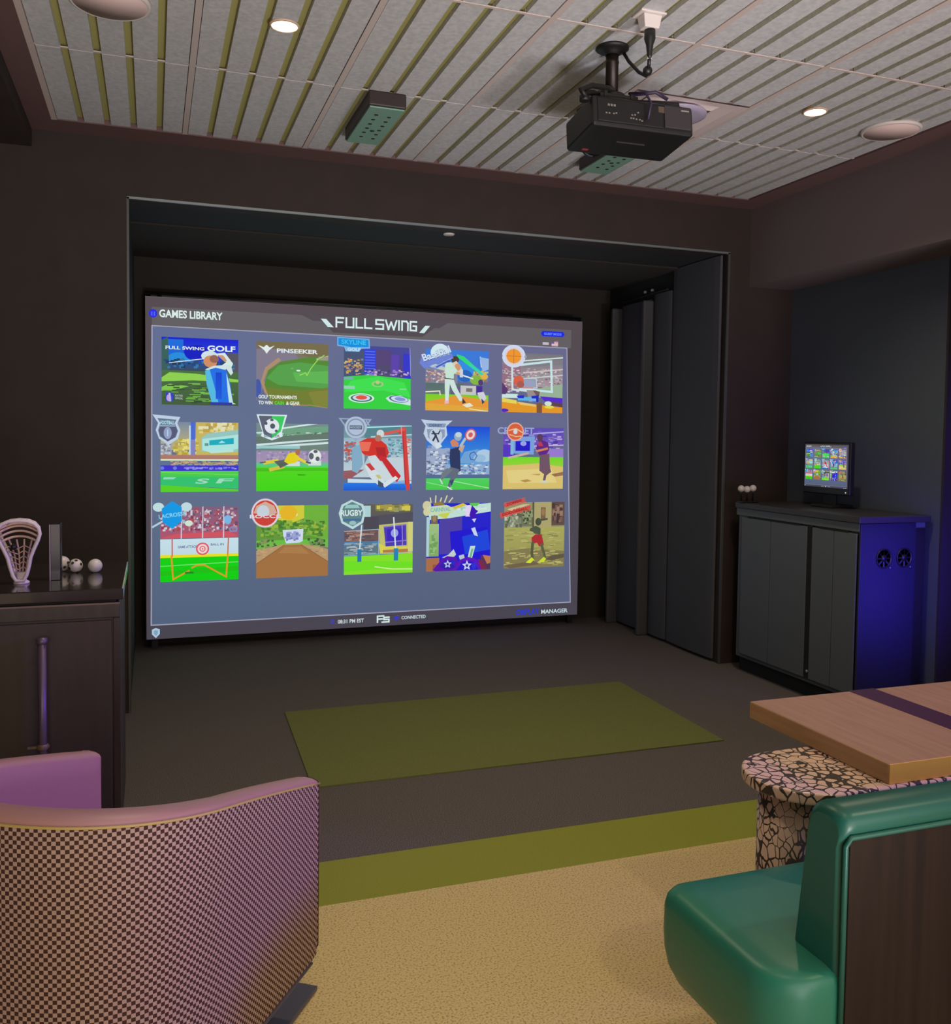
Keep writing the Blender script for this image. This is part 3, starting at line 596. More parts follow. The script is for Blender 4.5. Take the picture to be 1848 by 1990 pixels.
def t_base2(a):
    a.R((30,74,214),0,0,1,.6,(60,150,216)); a.P((110,160,210),(.6,.4),(.8,.36),(1,.42),(1,.6),(.5,.58)); a.E((170,200,224),.92,.46,.14,.1); a.E((150,186,216),.84,.5,.1,.06); a.N([(150,170,206),(190,206,224),(120,140,180)],0,.3,.4,.62,40,.1,.05); a.R((150,166,196),0,.35,.34,.82,(170,180,206)); a.N([(96,110,140),(206,214,226),(130,150,190)],0,.38,.4,.8,90,.06,.03)
    a.R((140,170,206),.3,.6,1,.78); a.N([(90,120,170),(206,220,226),(170,190,214)],.4,.58,1,.78,70,.06,.03); a.R((84,106,146),0,.76,1,.82); a.R((80,206,96),0,.82,1,1,(70,200,70)); a.L((170,226,170),.012,(.4,.86),(1,.98)); a.L((150,220,150),.01,(0,.88),(.4,.97)); a.L((30,60,170),.01,(.68,.46),(.7,.52),(.76,.53),(.8,.46),(.75,.4),(.7,.42),(.68,.46))
    a.P((46,56,96),(.37,.36),(.52,.32),(.54,.7),(.48,.74),(.38,.66),(.36,.5)); a.P((206,130,100),(.37,.24),(.42,.2),(.5,.26),(.5,.32),(.4,.32)); a.E((150,170,190),.49,.16,.06,.07); a.E((190,210,220),.5,.13,.05,.04); a.P((196,160,140),(.5,.36),(.54,.28),(.6,.3),(.56,.42)); a.L((170,190,200),.04,(.54,.3),(.6,.2)); a.E((206,90,90),.69,.13,.085,.1,rot=.5); a.E((226,210,210),.69,.13,.065,.08,rot=.5); a.E((206,96,96),.69,.13,.035,.04,rot=.5)
    a.P((96,106,120),(.38,.64),(.52,.68),(.48,.8),(.42,.86),(.38,.96),(.34,1),(.33,.97),(.36,.86),(.4,.78),(.3,.74)); a.P((110,120,130),(.32,.66),(.42,.68),(.28,.82),(.22,.86),(.24,.74)); a.L((206,216,220),.02,(.22,.84),(.25,.9)); a.L((220,230,226),.02,(.34,.96),(.4,1)); a.P((60,70,110),(.36,.86),(.44,.84),(.4,.94))
def b_base2(a):
    a.P((190,206,226),(-.09,-.1),(.16,-.08),(.4,-.09),(.3,.0),(.32,.14),(.16,.36),(0,.22),(-.05,.12),(-.02,.0)); a.P((130,150,180),(-.02,-.04),(.3,-.04),(.28,.02),(.02,.02)); a.P((140,154,180),(0,.05),(.28,.05),(.28,.16),(.15,.28),(.02,.18)); a.E((190,204,220),.14,.15,.1,.11); a.L((54,60,84),.03,(.1,.09),(.14,.15),(.1,.22)); a.L((54,60,84),.025,(.14,.15),(.18,.24)); a.L((54,60,84),.02,(.08,.12),(.18,.12),(.2,.08)); a.T('DERBY',(80,98,130),.04,-.035,.2,.045); a.P((206,220,230),(.12,.26),(.2,.26),(.24,.32),(.15,.36))
def t_crick(a):
    a.R((90,76,176),0,0,1,.3,(110,80,190)); a.N([(150,140,206),(110,90,190),(190,170,214),(70,60,150)],0,.05,1,.45,120,.1,.03); a.L((170,170,226),.02,(.5,.1),(1,.06)); a.L((196,176,226),.02,(.5,.3),(1,.28)); a.R((84,56,190),0,.28,.2,.5); a.R((150,120,206),.6,.34,1,.48); a.P((120,160,216),(.13,.16),(.52,.14),(.5,.44),(.14,.42)); a.R((36,30,196),.2,.22,.44,.38); a.E((150,160,226),.33,.26,.05,.04); a.R((130,180,216),.12,.2,.17,.44)
    a.R((110,216,36),0,.48,1,.64,(150,206,60)); a.P((214,190,110),(0,.62),(.6,.58),(1,.64),(1,1),(0,1)); a.P((222,204,130),(.05,.7),(.8,.66),(.9,.9),(.1,.9)); a.P((150,110,80),(.8,.76),(1,.72),(1,.78),(.86,.8)); a.P((180,140,80),(.28,.86),(.4,.84),(.48,.87),(.36,.89)); a.P((190,150,90),(.45,.76),(.62,.75),(.6,.78))
    a.L((196,176,160),.035,(.1,.49),(.4,.42)); a.P((96,40,130),(.56,.26),(.64,.2),(.74,.24),(.76,.36),(.7,.46),(.6,.46),(.54,.34)); a.P((180,60,90),(.56,.26),(.62,.22),(.66,.3),(.58,.3)); a.L((206,130,90),.035,(.72,.34),(.56,.38)); a.E((90,60,90),.6,.16,.05,.06); a.P((110,84,100),(.6,.45),(.76,.42),(.78,.66),(.8,.72),(.72,.78),(.7,.88),(.66,.86),(.68,.76),(.6,.7)); a.P((206,206,190),(.64,.86),(.74,.86),(.73,.9),(.64,.9))
def b_crick(a):
    a.T('CRICKET',(150,164,206),-.1,-.0,.6,.11); a.E((226,170,150),.19,.07,.14,.15); a.E((214,96,60),.19,.07,.12,.13); a.L((230,190,150),.018,(.09,.05),(.2,.02),(.3,.08)); a.L((230,190,150),.014,(.1,.12),(.2,.15),(.28,.14)); a.E((206,214,220),.19,.07,.035,.04)
def t_lax(a):
    a.R((124,96,124),0,0,1,.42,(176,84,110)); a.N([(190,150,160),(130,60,80),(150,120,150),(206,200,210),(96,84,110),(170,70,80)],0,.02,1,.36,260,.04,.04); a.P((206,84,96),(.2,.36),(.9,.34),(1,.42),(0,.42)); a.E((120,180,226),.86,.18,.05,.06); a.L((130,136,190),.02,(.88,.3),(.92,.28),(.98,.3),(.97,.34),(.9,.34),(.88,.3))
    for x in (.27,.54,.81): a.L((206,200,220),.014,(x,0),(x-.005,.42))
    a.R((196,222,232),0,.43,1,.66,(190,216,226)); a.T('GAME ATTACK',(110,120,160),.22,.52,.25,.035); a.T('BALL IN',(110,120,160),.64,.5,.17,.03); a.R((226,222,40),0,.64,1,.69); a.R((20,206,20),0,.68,1,1,(14,204,18)); a.L((110,226,110),.012,(0,.79),(1,.76)); a.P((30,190,20),(.0,.86),(1,.82),(1,.88),(0,.92))
    a.L((206,90,100),.016,(.15,.42),(.15,.66)); a.L((206,100,70),.016,(.87,.42),(.86,.66)); a.L((226,150,40),.02,(.14,.66),(.16,.97),(.36,.86)); a.L((226,150,40),.02,(.4,.82),(.46,.79),(.56,.79),(.84,.96),(.86,.66)); a.R((30,130,40),.31,.875,.42,.9)
    a.E((216,86,100),.535,.57,.085,.085); a.E((236,206,210),.535,.57,.065,.065); a.E((216,110,120),.535,.57,.04,.04); a.E((240,220,214),.535,.57,.025,.025); a.E((216,110,120),.535,.57,.012,.012)
def b_lax(a):
    a.L((176,206,224),.025,(-.09,.26),(.3,.03)); a.L((150,186,206),.025,(.36,.24),(.05,.02)); a.E((190,220,224),-.02,.0,.07,.06); a.E((190,216,224),.33,.0,.07,.06); a.E((206,226,206),.36,.22,.05,.04); a.P((20,150,226),(.15,-.08),(.27,0),(.27,.19),(.15,.29),(.03,.2),(.02,.02)); a.T('LACROSSE',(130,206,236),-.02,.1,.34,.055,rot=-.12)
def t_bocce(a):
    a.R((110,150,66),0,0,1,.5,(96,150,60)); a.P((206,200,60),(.28,0),(.66,0),(.66,.18),(.5,.24),(.3,.2)); a.E((226,232,190),.5,.13,.07,.03); a.E((226,180,40),.44,.1,.12,.1); a.P((110,176,60),(.66,0),(1,0),(1,.5),(.66,.4)); a.N([(84,140,50),(120,170,70),(150,180,60),(70,120,50)],.02,.2,1,.46,170,.07,.05); a.R((100,190,60),0,.48,1,.6,(120,180,80)); a.N([(70,96,60),(130,150,90)],.0,.46,.3,.6,30,.05,.04); a.N([(60,90,56),(120,140,90)],.7,.46,1,.6,30,.05,.04)
    a.P((180,150,110),(0,.62),(.36,.54),(.64,.54),(1,.62),(1,.82),(0,.82)); a.N([(160,130,100),(196,160,120)],.0,.58,1,.8,60,.06,.02); a.P((160,112,66),(0,.8),(.38,.55),(.62,.55),(1,.8),(1,1),(0,1)); a.P((170,124,76),(.3,.66),(.39,.58),(.62,.58),(.74,.68)); a.L((140,96,60),.01,(0,.8),(.38,.55)); a.L((140,96,60),.01,(1,.8),(.62,.55))
    a.P((206,216,236),(.36,.34),(.65,.33),(.64,.5),(.6,.52),(.41,.53),(.37,.42)); a.N([(110,124,180),(150,160,206)],.39,.36,.62,.5,28,.05,.05)
def b_bocce(a):
    a.E((214,206,216),.12,.1,.19,.2,28); a.E((206,60,50),.12,.1,.165,.175,28); a.P((206,170,150),(-.04,.1),(.0,0),(.12,-.06),(.24,0),(.28,.1),(.2,.14)); a.E((196,206,216),.09,.08,.085,.09); a.P((200,66,56),(-.04,.14),(.28,.14),(.22,.24),(.12,.27),(.02,.24)); a.T('BOCCE',(216,210,220),-.09,.12,.42,.05)
def t_rugby(a):
    a.R((96,96,84),0,0,1,.25,(90,84,84)); a.P((80,78,90),(.24,.18),(1,.12),(1,.3),(.3,.36)); a.N([(206,196,80),(170,150,60),(120,120,70),(150,150,96)],.42,.0,1,.14,50,.1,.08); a.R((170,206,210),.26,.02,.38,.18); a.R((76,72,84),.28,.18,.5,.4); a.R((110,84,84),0,.36,.5,.54); a.N([(170,140,130),(90,80,90),(140,100,90)],0,.36,.5,.54,40,.1,.03); a.R((70,130,180),0,.53,.5,.6); a.R((96,116,130),0,.6,.5,.74); a.N([(140,160,170),(80,110,130),(170,180,180)],0,.54,.5,.72,60,.14,.02); a.L((150,180,190),.012,(.0,.38),(.5,.36),(.5,.72))
    a.P((190,190,110),(.5,.3),(.95,.26),(1,.7),(.52,.72)); a.P((214,206,80),(.5,.56),(.62,.62),(.95,.62),(1,.72),(.52,.72)); a.P((180,120,70),(.56,.66),(1,.65),(1,.7),(.56,.7)); a.P((76,60,176),(.57,.32),(.9,.29),(.91,.6),(.6,.61)); a.R((60,40,190),.62,.36,.86,.54); a.L((150,130,206),.012,(.57,.33),(.9,.3)); a.E((150,160,226),.73,.42,.055,.06); a.L((160,140,206),.012,(.84,.3),(.85,.6)); a.L((140,120,196),.014,(.6,.55),(.9,.53)); a.R((206,206,120),.93,.26,1,.7)
    a.P((130,222,40),(0,.74),(1,.72),(1,1),(0,1)); a.P((110,222,36),(0,.8),(1,.84),(1,.92),(0,.96)); a.L((200,236,160),.016,(.45,.9),(.7,.94),(1,.95)); a.L((110,180,200),.012,(0,.73),(1,.7))
    a.L((206,226,226),.018,(.25,.3),(.22,.7)); a.L((206,220,226),.02,(.715,.2),(.75,.7)); a.R((40,120,170),.19,.64,.25,.82); a.R((40,130,176),.72,.64,.785,.82)
def b_rugby(a):
    a.P((186,216,216),(.1,-.07),(.27,.0),(.3,.12),(.27,.26),(.12,.35),(-.04,.26),(-.08,.12),(-.04,.0)); a.P((96,130,136),(.11,-.04),(.24,.02),(.27,.12),(.24,.24),(.12,.31),(-.01,.24),(-.05,.12),(-.01,.02)); a.P((150,196,190),(.03,.0),(.19,0),(.22,.05),(.0,.05)); a.T('RUGBY',(216,232,230),-.05,.075,.31,.085); a.R((70,110,150),-.02,.2,.24,.235); a.E((150,190,190),.12,.26,.05,.03)
def t_carn(a):
    a.R((40,36,196),0,0,1,1,(30,30,210)); a.R((78,64,160),.2,.2,.55,.75); a.P((34,24,206),(.36,.42),(.95,.36),(1,1),(.4,.9)); a.P((30,70,216),(.55,.5),(.95,.4),(1,.7),(.6,.76)); a.P((190,220,210),(0,.06),(.3,.06),(1,0),(1,.13),(.35,.22),(.05,.24)); a.N([(150,206,190),(206,226,220),(170,210,200)],.0,.05,1,.12,40,.1,.04); a.P((214,190,60),(.36,.07),(.56,.0),(.62,.03),(.4,.1)); a.P((90,200,80),(.66,0),(.82,0),(.78,.05),(.68,.04)); a.P((226,206,240),(.6,.03),(.68,.04),(.68,.2),(.6,.2))
    a.R((170,206,210),0,.2,.05,.78); a.R((160,190,130),.04,.3,.19,.78,(130,166,100)); a.R((120,100,76),.07,.18,.17,.3); a.E((150,130,96),.12,.22,.03,.05); a.N([(110,160,90),(150,190,130)],.05,.4,.18,.78,20,.06,.06)
    a.R((170,110,70),0,.8,.2,1); a.R((150,80,70),.1,.9,1,1); a.P((84,50,90),(.85,.78),(1,.86),(1,1),(.85,1)); a.P((190,120,76),(.88,.78),(1,.8),(1,.9),(.95,.92))
    a.P((64,20,176),(.7,.03),(.76,.1),(.8,.12),(.74,.18),(.8,.22),(.7,.24),(.66,.18)); a.P((200,206,240),(.7,.24),(.77,.23),(.74,.29)); a.P((196,210,236),(.69,.38),(.75,.36),(.8,.5),(.74,.48)); a.P((196,216,210),(.68,.64),(.76,.64),(.7,.86),(.63,.86)); a.P((100,180,130),(.7,.68),(.73,.68),(.69,.84),(.66,.84)); a.P((190,206,206),(.34,.76),(.42,.68),(.46,.76),(.4,.82),(.24,.8)); a.P((180,196,206),(.5,.78),(.58,.76),(.6,.84),(.52,.84))
    a.P((88,20,170),(.1,.98),(.24,.82),(.32,.78),(.46,.8),(.52,.96),(.4,1),(.14,1)); a.P((50,30,170),(.2,.93),(.28,.84),(.42,.84),(.46,.96),(.3,.98)); a.P((88,24,186),(.4,1),(.52,.84),(.64,.8),(.78,.84),(.88,1)); a.P((40,24,196),(.46,1),(.56,.87),(.72,.87),(.82,1)); a.P((120,40,70),(.8,.84),(.88,.86),(.94,1),(.86,1))
    def star(c, cx, cy, r):
        a.P(c, *[(cx+(r if k % 2 == 0 else r*.45)*math.sin(PI*k/5), cy-(r if k % 2 == 0 else r*.45)*math.cos(PI*k/5)) for k in range(10)])
    star((196,206,240),.33,.9,.065); star((46,30,150),.33,.9,.03); star((206,214,240),.63,.93,.08); star((46,30,160),.63,.93,.035); a.E((40,40,200),.42,.88,.03,.04); a.E((40,50,210),.74,.94,.035,.05)
def b_carn(a):
    for k in range(5): a.L((216,210,170),.018,(.06+.07*k,-.02),(.05+.085*k,-.08-.03*(k%2)))
    a.E((206,200,160),.0,.03,.065,.07); a.E((206,206,160),.0,.12,.055,.06); a.P((150,120,50),(.1,-.0),(.2,-.03),(.28,.02),(.1,.03)); a.P((196,216,176),(.0,.05),(.3,.02),(.42,.08),(.4,.14),(.06,.16)); a.P((196,206,80),(.16,.16),(.36,.13),(.3,.22),(.22,.2)); a.T('CARNIVAL',(120,180,180),.05,.065,.31,.06,rot=-.04)
def t_zomb(a):
    a.R((150,140,100),0,0,1,.4,(140,136,110)); a.R((170,160,110),.48,.0,.78,.38); a.R((96,76,70),.78,.0,1,.36); a.N([(120,90,80),(70,56,56),(150,120,100)],.78,.02,1,.34,40,.06,.08); a.R((120,96,70),.6,.08,.68,.26); a.E((150,120,80),.64,.15,.03,.06); a.R((110,116,86),.28,.1,.48,.36); a.E((150,170,120),.36,.2,.05,.06); a.R((84,84,66),.46,.0,.49,.38); a.N([(180,190,160),(120,130,110),(90,96,80),(150,160,130)],0,.14,.3,.4,70,.05,.06); a.N([(60,70,56),(140,150,110)],.28,.1,.48,.36,40,.05,.05)
    a.R((166,166,92),0,.38,1,1,(150,142,84)); a.P((130,120,80),(0,.74),(.4,.7),(1,.76),(1,1),(0,1)); a.N([(176,170,100),(130,126,76),(150,150,90),(186,180,110)],0,.4,1,.98,120,.12,.02); a.P((96,86,66),(.66,.88),(.8,.82),(1,.8),(1,.86),(.8,.9)); a.P((110,96,74),(.0,.95),(.5,.9),(.6,.95),(.1,1))
    a.P((74,84,66),(.42,.4),(.52,.36),(.6,.4),(.6,.5),(.5,.48)); a.E((66,76,60),.56,.3,.05,.06); a.L((80,88,70),.04,(.44,.42),(.54,.46)); a.L((76,84,66),.03,(.58,.28),(.7,.26)); a.P((170,46,50),(.45,.54),(.52,.49),(.62,.5),(.66,.66),(.58,.68),(.54,.62),(.46,.64)); a.L((84,90,60),.045,(.47,.63),(.46,.76),(.47,.88)); a.L((90,96,64),.045,(.62,.66),(.66,.78),(.68,.86)); a.P((206,222,50),(.36,.92),(.46,.84),(.5,.88),(.44,.93)); a.P((200,216,50),(.56,.92),(.66,.84),(.7,.87),(.66,.92))
def b_zomb(a):
    a.T('ZOMBIE',(214,84,72),.0,.0,.34,.075,rot=-.22); a.P((200,190,150),(.04,.1),(.3,.03),(.42,.03),(.1,.13)); a.T('DODGEBALL',(210,80,66),-.08,.155,.5,.085,rot=-.24)
    a.P((206,80,74),(-.02,.02),(.3,-.07),(.3,-.02),(0,.07)); a.P((206,76,70),(-.08,.17),(.42,.05),(.42,.09),(-.06,.22))
    a.T('ZOMBIE',(150,40,44),.02,.012,.26,.04,rot=-.26); a.T('DODGEBALL',(150,40,44),-.04,.165,.42,.04,rot=-.235)
TILES = [('golf', t_golf, None), ('pinseeker', t_pin, None), ('city golf', t_city, b_city), ('baseball', t_base, b_base), ('basketball', t_bask, b_bask),
         ('football', t_foot, b_foot), ('soccer', t_socc, b_socc), ('hockey', t_hock, b_hock), ('baseball target', t_base2, b_base2), ('cricket', t_crick, b_crick),
         ('lacrosse', t_lax, b_lax), ('bocce', t_bocce, b_bocce), ('rugby', t_rugby, b_rugby), ('carnival', t_carn, b_carn), ('zombie dodgeball', t_zomb, b_zomb)]
COLX = [[(.060,.553),(.673,1.166),(1.277,1.766),(1.878,2.367),(2.475,2.974)], [(.052,.554),(.674,1.169),(1.280,1.779),(1.890,2.383),(2.492,2.990)], [(.048,.555),(.675,1.172),(1.286,1.793),(1.897,2.400),(2.509,3.010)]]
ROWZ = [(2.087,1.640),(1.526,1.058),(.957,.454)]
SX0, SX1, SZ0, SZ1 = -.038, 3.132, .072, 2.346

# generic page: X,Z are metres on the big screen, map() puts them in the world
def word_full_swing(a, x, y, w, h, c):
    """squared logo letters drawn with strokes in page metres (y is the top)"""
    G = {'F':[[(0,1),(0,0),(1,0)],[(0,.5),(.85,.5)]], 'U':[[(0,0),(0,1),(1,1),(1,0)]], 'L':[[(0,0),(0,1),(1,1)]], 'S':[[(1,0),(0,0),(0,.5),(1,.5),(1,1),(0,1)]],
         'W':[[(0,0),(.25,1),(.5,.2),(.75,1),(1,0)]], 'I':[[(.5,0),(.5,1)]], 'N':[[(0,1),(0,0),(.75,0),(1,.22),(1,1)]], 'G':[[(1,0),(0,0),(0,1),(1,1),(1,.5),(.5,.5)]]}
    seq = [('F',.0,.085),('U',.122,.088),('L',.245,.075),('L',.352,.082),('S',.490,.090),('W',.612,.135),('I',.768,.02),('N',.818,.075),('G',.925,.075)]
    for ch, u, lw in seq:
        for st in G[ch]: a.L(c, h*.155, *[(x+w*(u+lw*p), y-h*(.1+.8*q)) for p, q in st])

def page(parent_mk, place, pic, badges_as_parts):
    """draws the menu page; parent_mk(name, art, parent) builds a part"""
    parts = []
    a = Art(lambda X, Z, n: place(X, Z, n))
    def R(c, x0, z0, x1, z1, c2=None): a.R(c, x0, z1, x1, z0, c2)
    R((84,74,80), SX0, SZ0, SX1, SZ1, (72,68,80))
    # header band and the inner panel with its thin frame
    a.P((98,94,98), (0.0,2.28),(.98,2.28),(1.06,2.245),(1.13,2.245),(1.2,2.17),(1.85,2.17),(1.95,2.245),(2.02,2.28),(3.04,2.28),(3.04,2.14),(.0,2.15))
    a.P((84,76,84), (1.02,2.29),(2.06,2.29),(1.98,2.24),(1.9,2.24),(1.8,2.19),(1.22,2.19),(1.16,2.245),(1.08,2.245))
    a.nx(); a.poly([(.0,2.15),(3.01,2.14),(3.045,1.2),(-.005,1.2)], [(98,110,146),(104,104,140),(98,104,136),(96,112,140)])
    a.nx(); a.poly([(-.005,1.2),(3.045,1.2),(3.07,.17),(-.01,.166)], [(96,112,140),(98,104,136),(86,96,124),(82,98,124)])
    a.L((160,160,182), .0075, (.001,2.156),(3.006,2.140),(3.073,.171),(-.010,.166),(.001,2.156))
    a.E((226,232,250), 3.04, 1.0, .001, .001)
    parts.append(('picture_background', a))
    a = Art(place, 14)
    a.E((40,44,226), .008, 2.237, .026, .028); a.L((90,100,240), .008, (.0,2.225),(.0,2.245)); a.L((90,100,240), .008, (.016,2.225),(.016,2.245))
    def TX(body, c, x, ztop, w, h, rot=0): 
        vs, fs = text_shape(body); a.nx(); o = len(a.v)
        k, q = math.cos(rot), math.sin(rot)
        for u, v in vs: a.v.append(place(x+u*w*k+v*h*q, ztop+u*w*q-v*h*k, a.n))
        for f in fs: a.f.append([i+o for i in f]); a.c += [c]*len(f)
    TX('GAMES LIBRARY', (218,236,232), .046, 2.266, .404, .052)
    parts.append(('page_title', a))
    a = Art(place, 14)
    word_full_swing(a, 1.222, 2.283, .582, .078, (214,236,236))
    a.P((206,232,232), (1.112,2.262),(1.15,2.262),(1.204,2.206),(1.162,2.206)); a.P((206,232,232), (1.826,2.198),(1.864,2.198),(1.908,2.252),(1.872,2.252))
    parts.append(('logo_lettering', a))
    a = Art(place, 14)
    a.P((24,40,226), (2.80,2.262),(2.97,2.262),(2.985,2.242),(2.97,2.222),(2.80,2.222),(2.785,2.242)); TX('GUEST MODE', (110,140,250), 2.812, 2.25, .146, .018)
    a.R((196,186,200), 2.802,2.176,2.852,2.158); a.R((214,206,220), 2.876,2.184,2.93,2.15); a.R((90,90,170), 2.876,2.184,2.898,2.168)
    for k in range(3): a.R((206,130,140), 2.9 if k == 0 else 2.876, 2.181-.011*k, 2.93, 2.176-.011*k)
    parts.append(('status_buttons', a))
    a = Art(place, 14)
    a.P((170,200,222), (-.006,.136),(.018,.146),(.044,.136),(.044,.105),(.019,.078),(-.006,.105)); a.P((130,160,186), (.006,.128),(.018,.134),(.032,.128),(.032,.108),(.019,.092),(.006,.108))
    parts.append(('shield_badge', a)); a = Art(place, 14)
    a.E((60,56,180), 1.205,.122,.017,.018); a.E((76,70,110), 1.205,.122,.011,.012); parts.append(('clock_icon', a)); a = Art(place, 14); TX('08:31 PM EST', (196,210,212), 1.245,.133,.19,.028)
    parts.append(('clock_text', a)); a = Art(place, 14)
    word = [[(1.535,.100),(1.535,.143),(1.58,.143)],[(1.535,.122),(1.57,.122)],[(1.62,.132),(1.583,.132),(1.583,.116),(1.62,.116),(1.62,.098),(1.57,.098)]]
    for st in word: a.L((206,228,226), .011, *st)
    parts.append(('logo_initials', a)); a = Art(place, 14)
    a.E((56,56,190), 1.675,.122,.018,.016); parts.append(('link_icon', a)); a = Art(place, 14); TX('CONNECTED', (190,206,212), 1.714,.135,.185,.025)
    parts.append(('connection_text', a)); a = Art(place, 14)
    TX('DISPLAY', (36,56,206), 2.62,.136,.19,.044); TX('MANAGER', (186,206,214), 2.826,.124,.225,.032)
    parts.append(('manager_text', a))
    return parts

def build_tiles(place, L0):
    for i, (nm, base, badge) in enumerate(TILES):
        r, c = divmod(i, 5); x0, x1 = COLX[r][c]; z0, z1 = ROWZ[r]
        pl = lambda u, v, n, x0=x0, x1=x1, z0=z0, z1=z1: place(x0+(x1-x0)*u, z0-(z0-z1)*v, n)
        random.seed(100+i); a = Art(pl, L0, True); base(a)
        b = None
        if badge: b = Art(pl, L0+60); badge(b)
        yield nm, a, b

SY = 6.42
def big_place(X, Z, n): return Vector((X, SY-.0015-.00012*n, Z))
scr = thing('projection_screen', 'large lit projection screen showing a menu of fifteen sports game pictures', 'screen', (1.55,SY,.07))
MB().box((SX0-.002,SY,SZ0-.002), (SX1+.002,SY+.02,SZ1+.002)).build('screen_fabric', mat('white_screen_cloth', (200,198,200), .9), scr)
for nm, a in page(None, big_place, M_pic, True): a.build(nm, M_pic, scr)
for nm, a, b in build_tiles(big_place, 12):
    o = a.build('game_tile', M_pic, scr); o['label'] = 'projected %s game picture' % nm
    if b: b.build('badge', M_pic, o)
mb = MB()
mb.tube([(SX0,SY+.03,2.37),(1.5,SY+.03,2.372),(SX1,SY+.03,2.37)], .014, 10); mb.build('top_rail', M_blk2, scr)
MB().box((SX0+.1,SY+.02,2.34),(SX1-.1,SY+.035,2.362)).build('top_hem', M_blk2, scr)
for x in (SX0+.05, SX1-.05):
    MB().box((x-.02,SY+.022,0), (x+.02,SY+.05,2.36)).build('side_post', M_blk2, scr)

# ------------------------------------------------------------------ turf mat in the carpet
mt = MB(); mt.prism([(.618,3.705),(2.605,3.70),(2.625,4.79),(.648,4.765)], .0005, .006)
tag(mt.build('turf_mat', M_mat), 'large olive green turf hitting mat laid in the dark carpet', 'mat')

# ------------------------------------------------------------------ right cabinet with touch monitor and golf balls
t = thing('cabinet', 'charcoal cabinet with two panelled doors and two round vents, under the small monitor', 'cabinet', (3.70,4.32,0))
CX, CX1, CY0, CY1, CT = 3.472, 3.92, 3.80, 4.86, 1.03
MB().box((CX+.02,CY0+.004,.09), (CX1,CY1,CT)).build('carcass', M_cab, t, .004)
MB().box((CX+.05,CY0+.03,0), (CX1,CY1,.09)).build('toe_kick', M_cabd, t)
MB().box((CX-.012,CY0-.015,CT), (CX1+.02,CY1,CT+.035)).build('countertop', mat('dark_slate_counter', (60,56,60), .4), t, .004)
b = MB(); b.box((CX,CY0,CT-.045), (CX+.02,CY1,CT)); b.build('top_rail', M_cab, t, .002)
def door(y0, y1, groove):
    mb = MB(); x0 = CX-.002; mb.box((x0,y0,.12), (CX+.022,groove-.003,CT-.055)); mb.box((x0,groove+.003,.12), (CX+.022,y1,CT-.055)); mb.box((x0+.006,y0,.12), (CX+.02,y1,CT-.06))
    d = mb.build('door', M_cab, t, .002)
    s = MB(); s.box((CX-.003,y0+.06,CT-.056), (CX+.02,y1-.06,CT-.046)); s.build('finger_slot', M_cabd, d)
    return d
d1 = door(4.20, 4.80, 4.52); d2 = door(3.815, 4.155, 3.985)
MB().box((CX+.001,4.158,.12), (CX+.021,4.197,CT-.046)).build('centre_gap', M_cabd, t)
MB().lathe((CX-.004,4.168,.16), [(.0005,0),(.008,0),(.008,.01)], 14, axis='x').build('lock', M_silver, t)
sp = MB().box((CX+.004,CY0-.008,.06), (3.845,CY0+.006,CT-.002)).build('side_panel', M_cabs, t, .003)
MB().box((3.85,CY0-.002,.0), (3.915,CY0+.03,CT-.03)).build('side_stile', M_cabd, t, .003)
for vx in (3.632, 3.768):
    v = MB(); v.lathe((vx,CY0-.008,.843), [(.052,0),(.052,-.006),(.046,-.006),(.044,.004),(.001,.004)], 36, axis='y'); v.lathe((vx,CY0-.008,.843), [(.018,.003),(.018,-.005),(.001,-.006)], 20, axis='y')
    vf = v.build('vent_fan', M_blk, t)
    s = MB()
    for k in range(8):
        a = 2*PI*k/8; ca, sa = math.cos(a), math.sin(a)
        s.add([(vx+.016*ca-.004*sa,CY0-.011,.843+.016*sa+.004*ca),(vx+.045*ca-.004*sa,CY0-.011,.843+.045*sa+.004*ca),(vx+.045*ca+.006*sa,CY0-.007,.843+.045*sa-.006*ca),(vx+.016*ca+.006*sa,CY0-.007,.843+.016*sa-.006*ca)], [(0,1,2,3)])
    s.build('blade', M_blk2, vf)
    s = MB(); s.lathe((vx+.042,CY0-.0085,.793), [(.004,0),(.004,-.004),(.001,-.004)], 10, axis='y'); s.build('screw', M_silver, vf)

MX = 3.75
t = thing('touch_monitor', 'small lit touch monitor on a dark stand on top of the charcoal cabinet', 'monitor', (MX+.04,4.39,1.065))
MY0, MY1, MZ0, MZ1 = 4.205, 4.572, 1.183, 1.436
MB().box((MX,MY0-.014,MZ0-.04), (MX+.035,MY1+.014,MZ1+.014)).build('housing', M_blk, t, .006)
b = MB(); b.box((MX+.03,4.34,1.08), (MX+.05,4.44,1.25)); b.box((MX-.03,4.30,1.0655), (MX+.13,4.48,1.082)); b.build('stand', M_blk2, t, .004)
def mon_place(X, Z, n):
    u = (X-SX0)/(SX1-SX0); w = (Z-SZ0)/(SZ1-SZ0)
    return Vector((MX-.001-.00003*n, MY1-(MY1-MY0)*u, MZ0+(MZ1-MZ0)*w))
disp = MB().box((MX-.0008,MY0-.002,MZ0-.002), (MX+.002,MY1+.002,MZ1+.002)).build('display', M_blk, t)
for nm, a in page(None, mon_place, M_mon, False): a.build(nm, M_mon, disp)
for nm, a, b in build_tiles(mon_place, 12):
    a.build('game_picture', M_mon, disp)
    if b: b.build('badge', M_mon, disp)
MB().lathe((MX-.002,MY0+.015,MZ0-.022), [(.0005,0),(.004,0),(.004,.003)], 12, axis='x').build('power_light', mat('white_power_light', (220,220,220), .5, emit=(190,195,200), strength=.8), t)

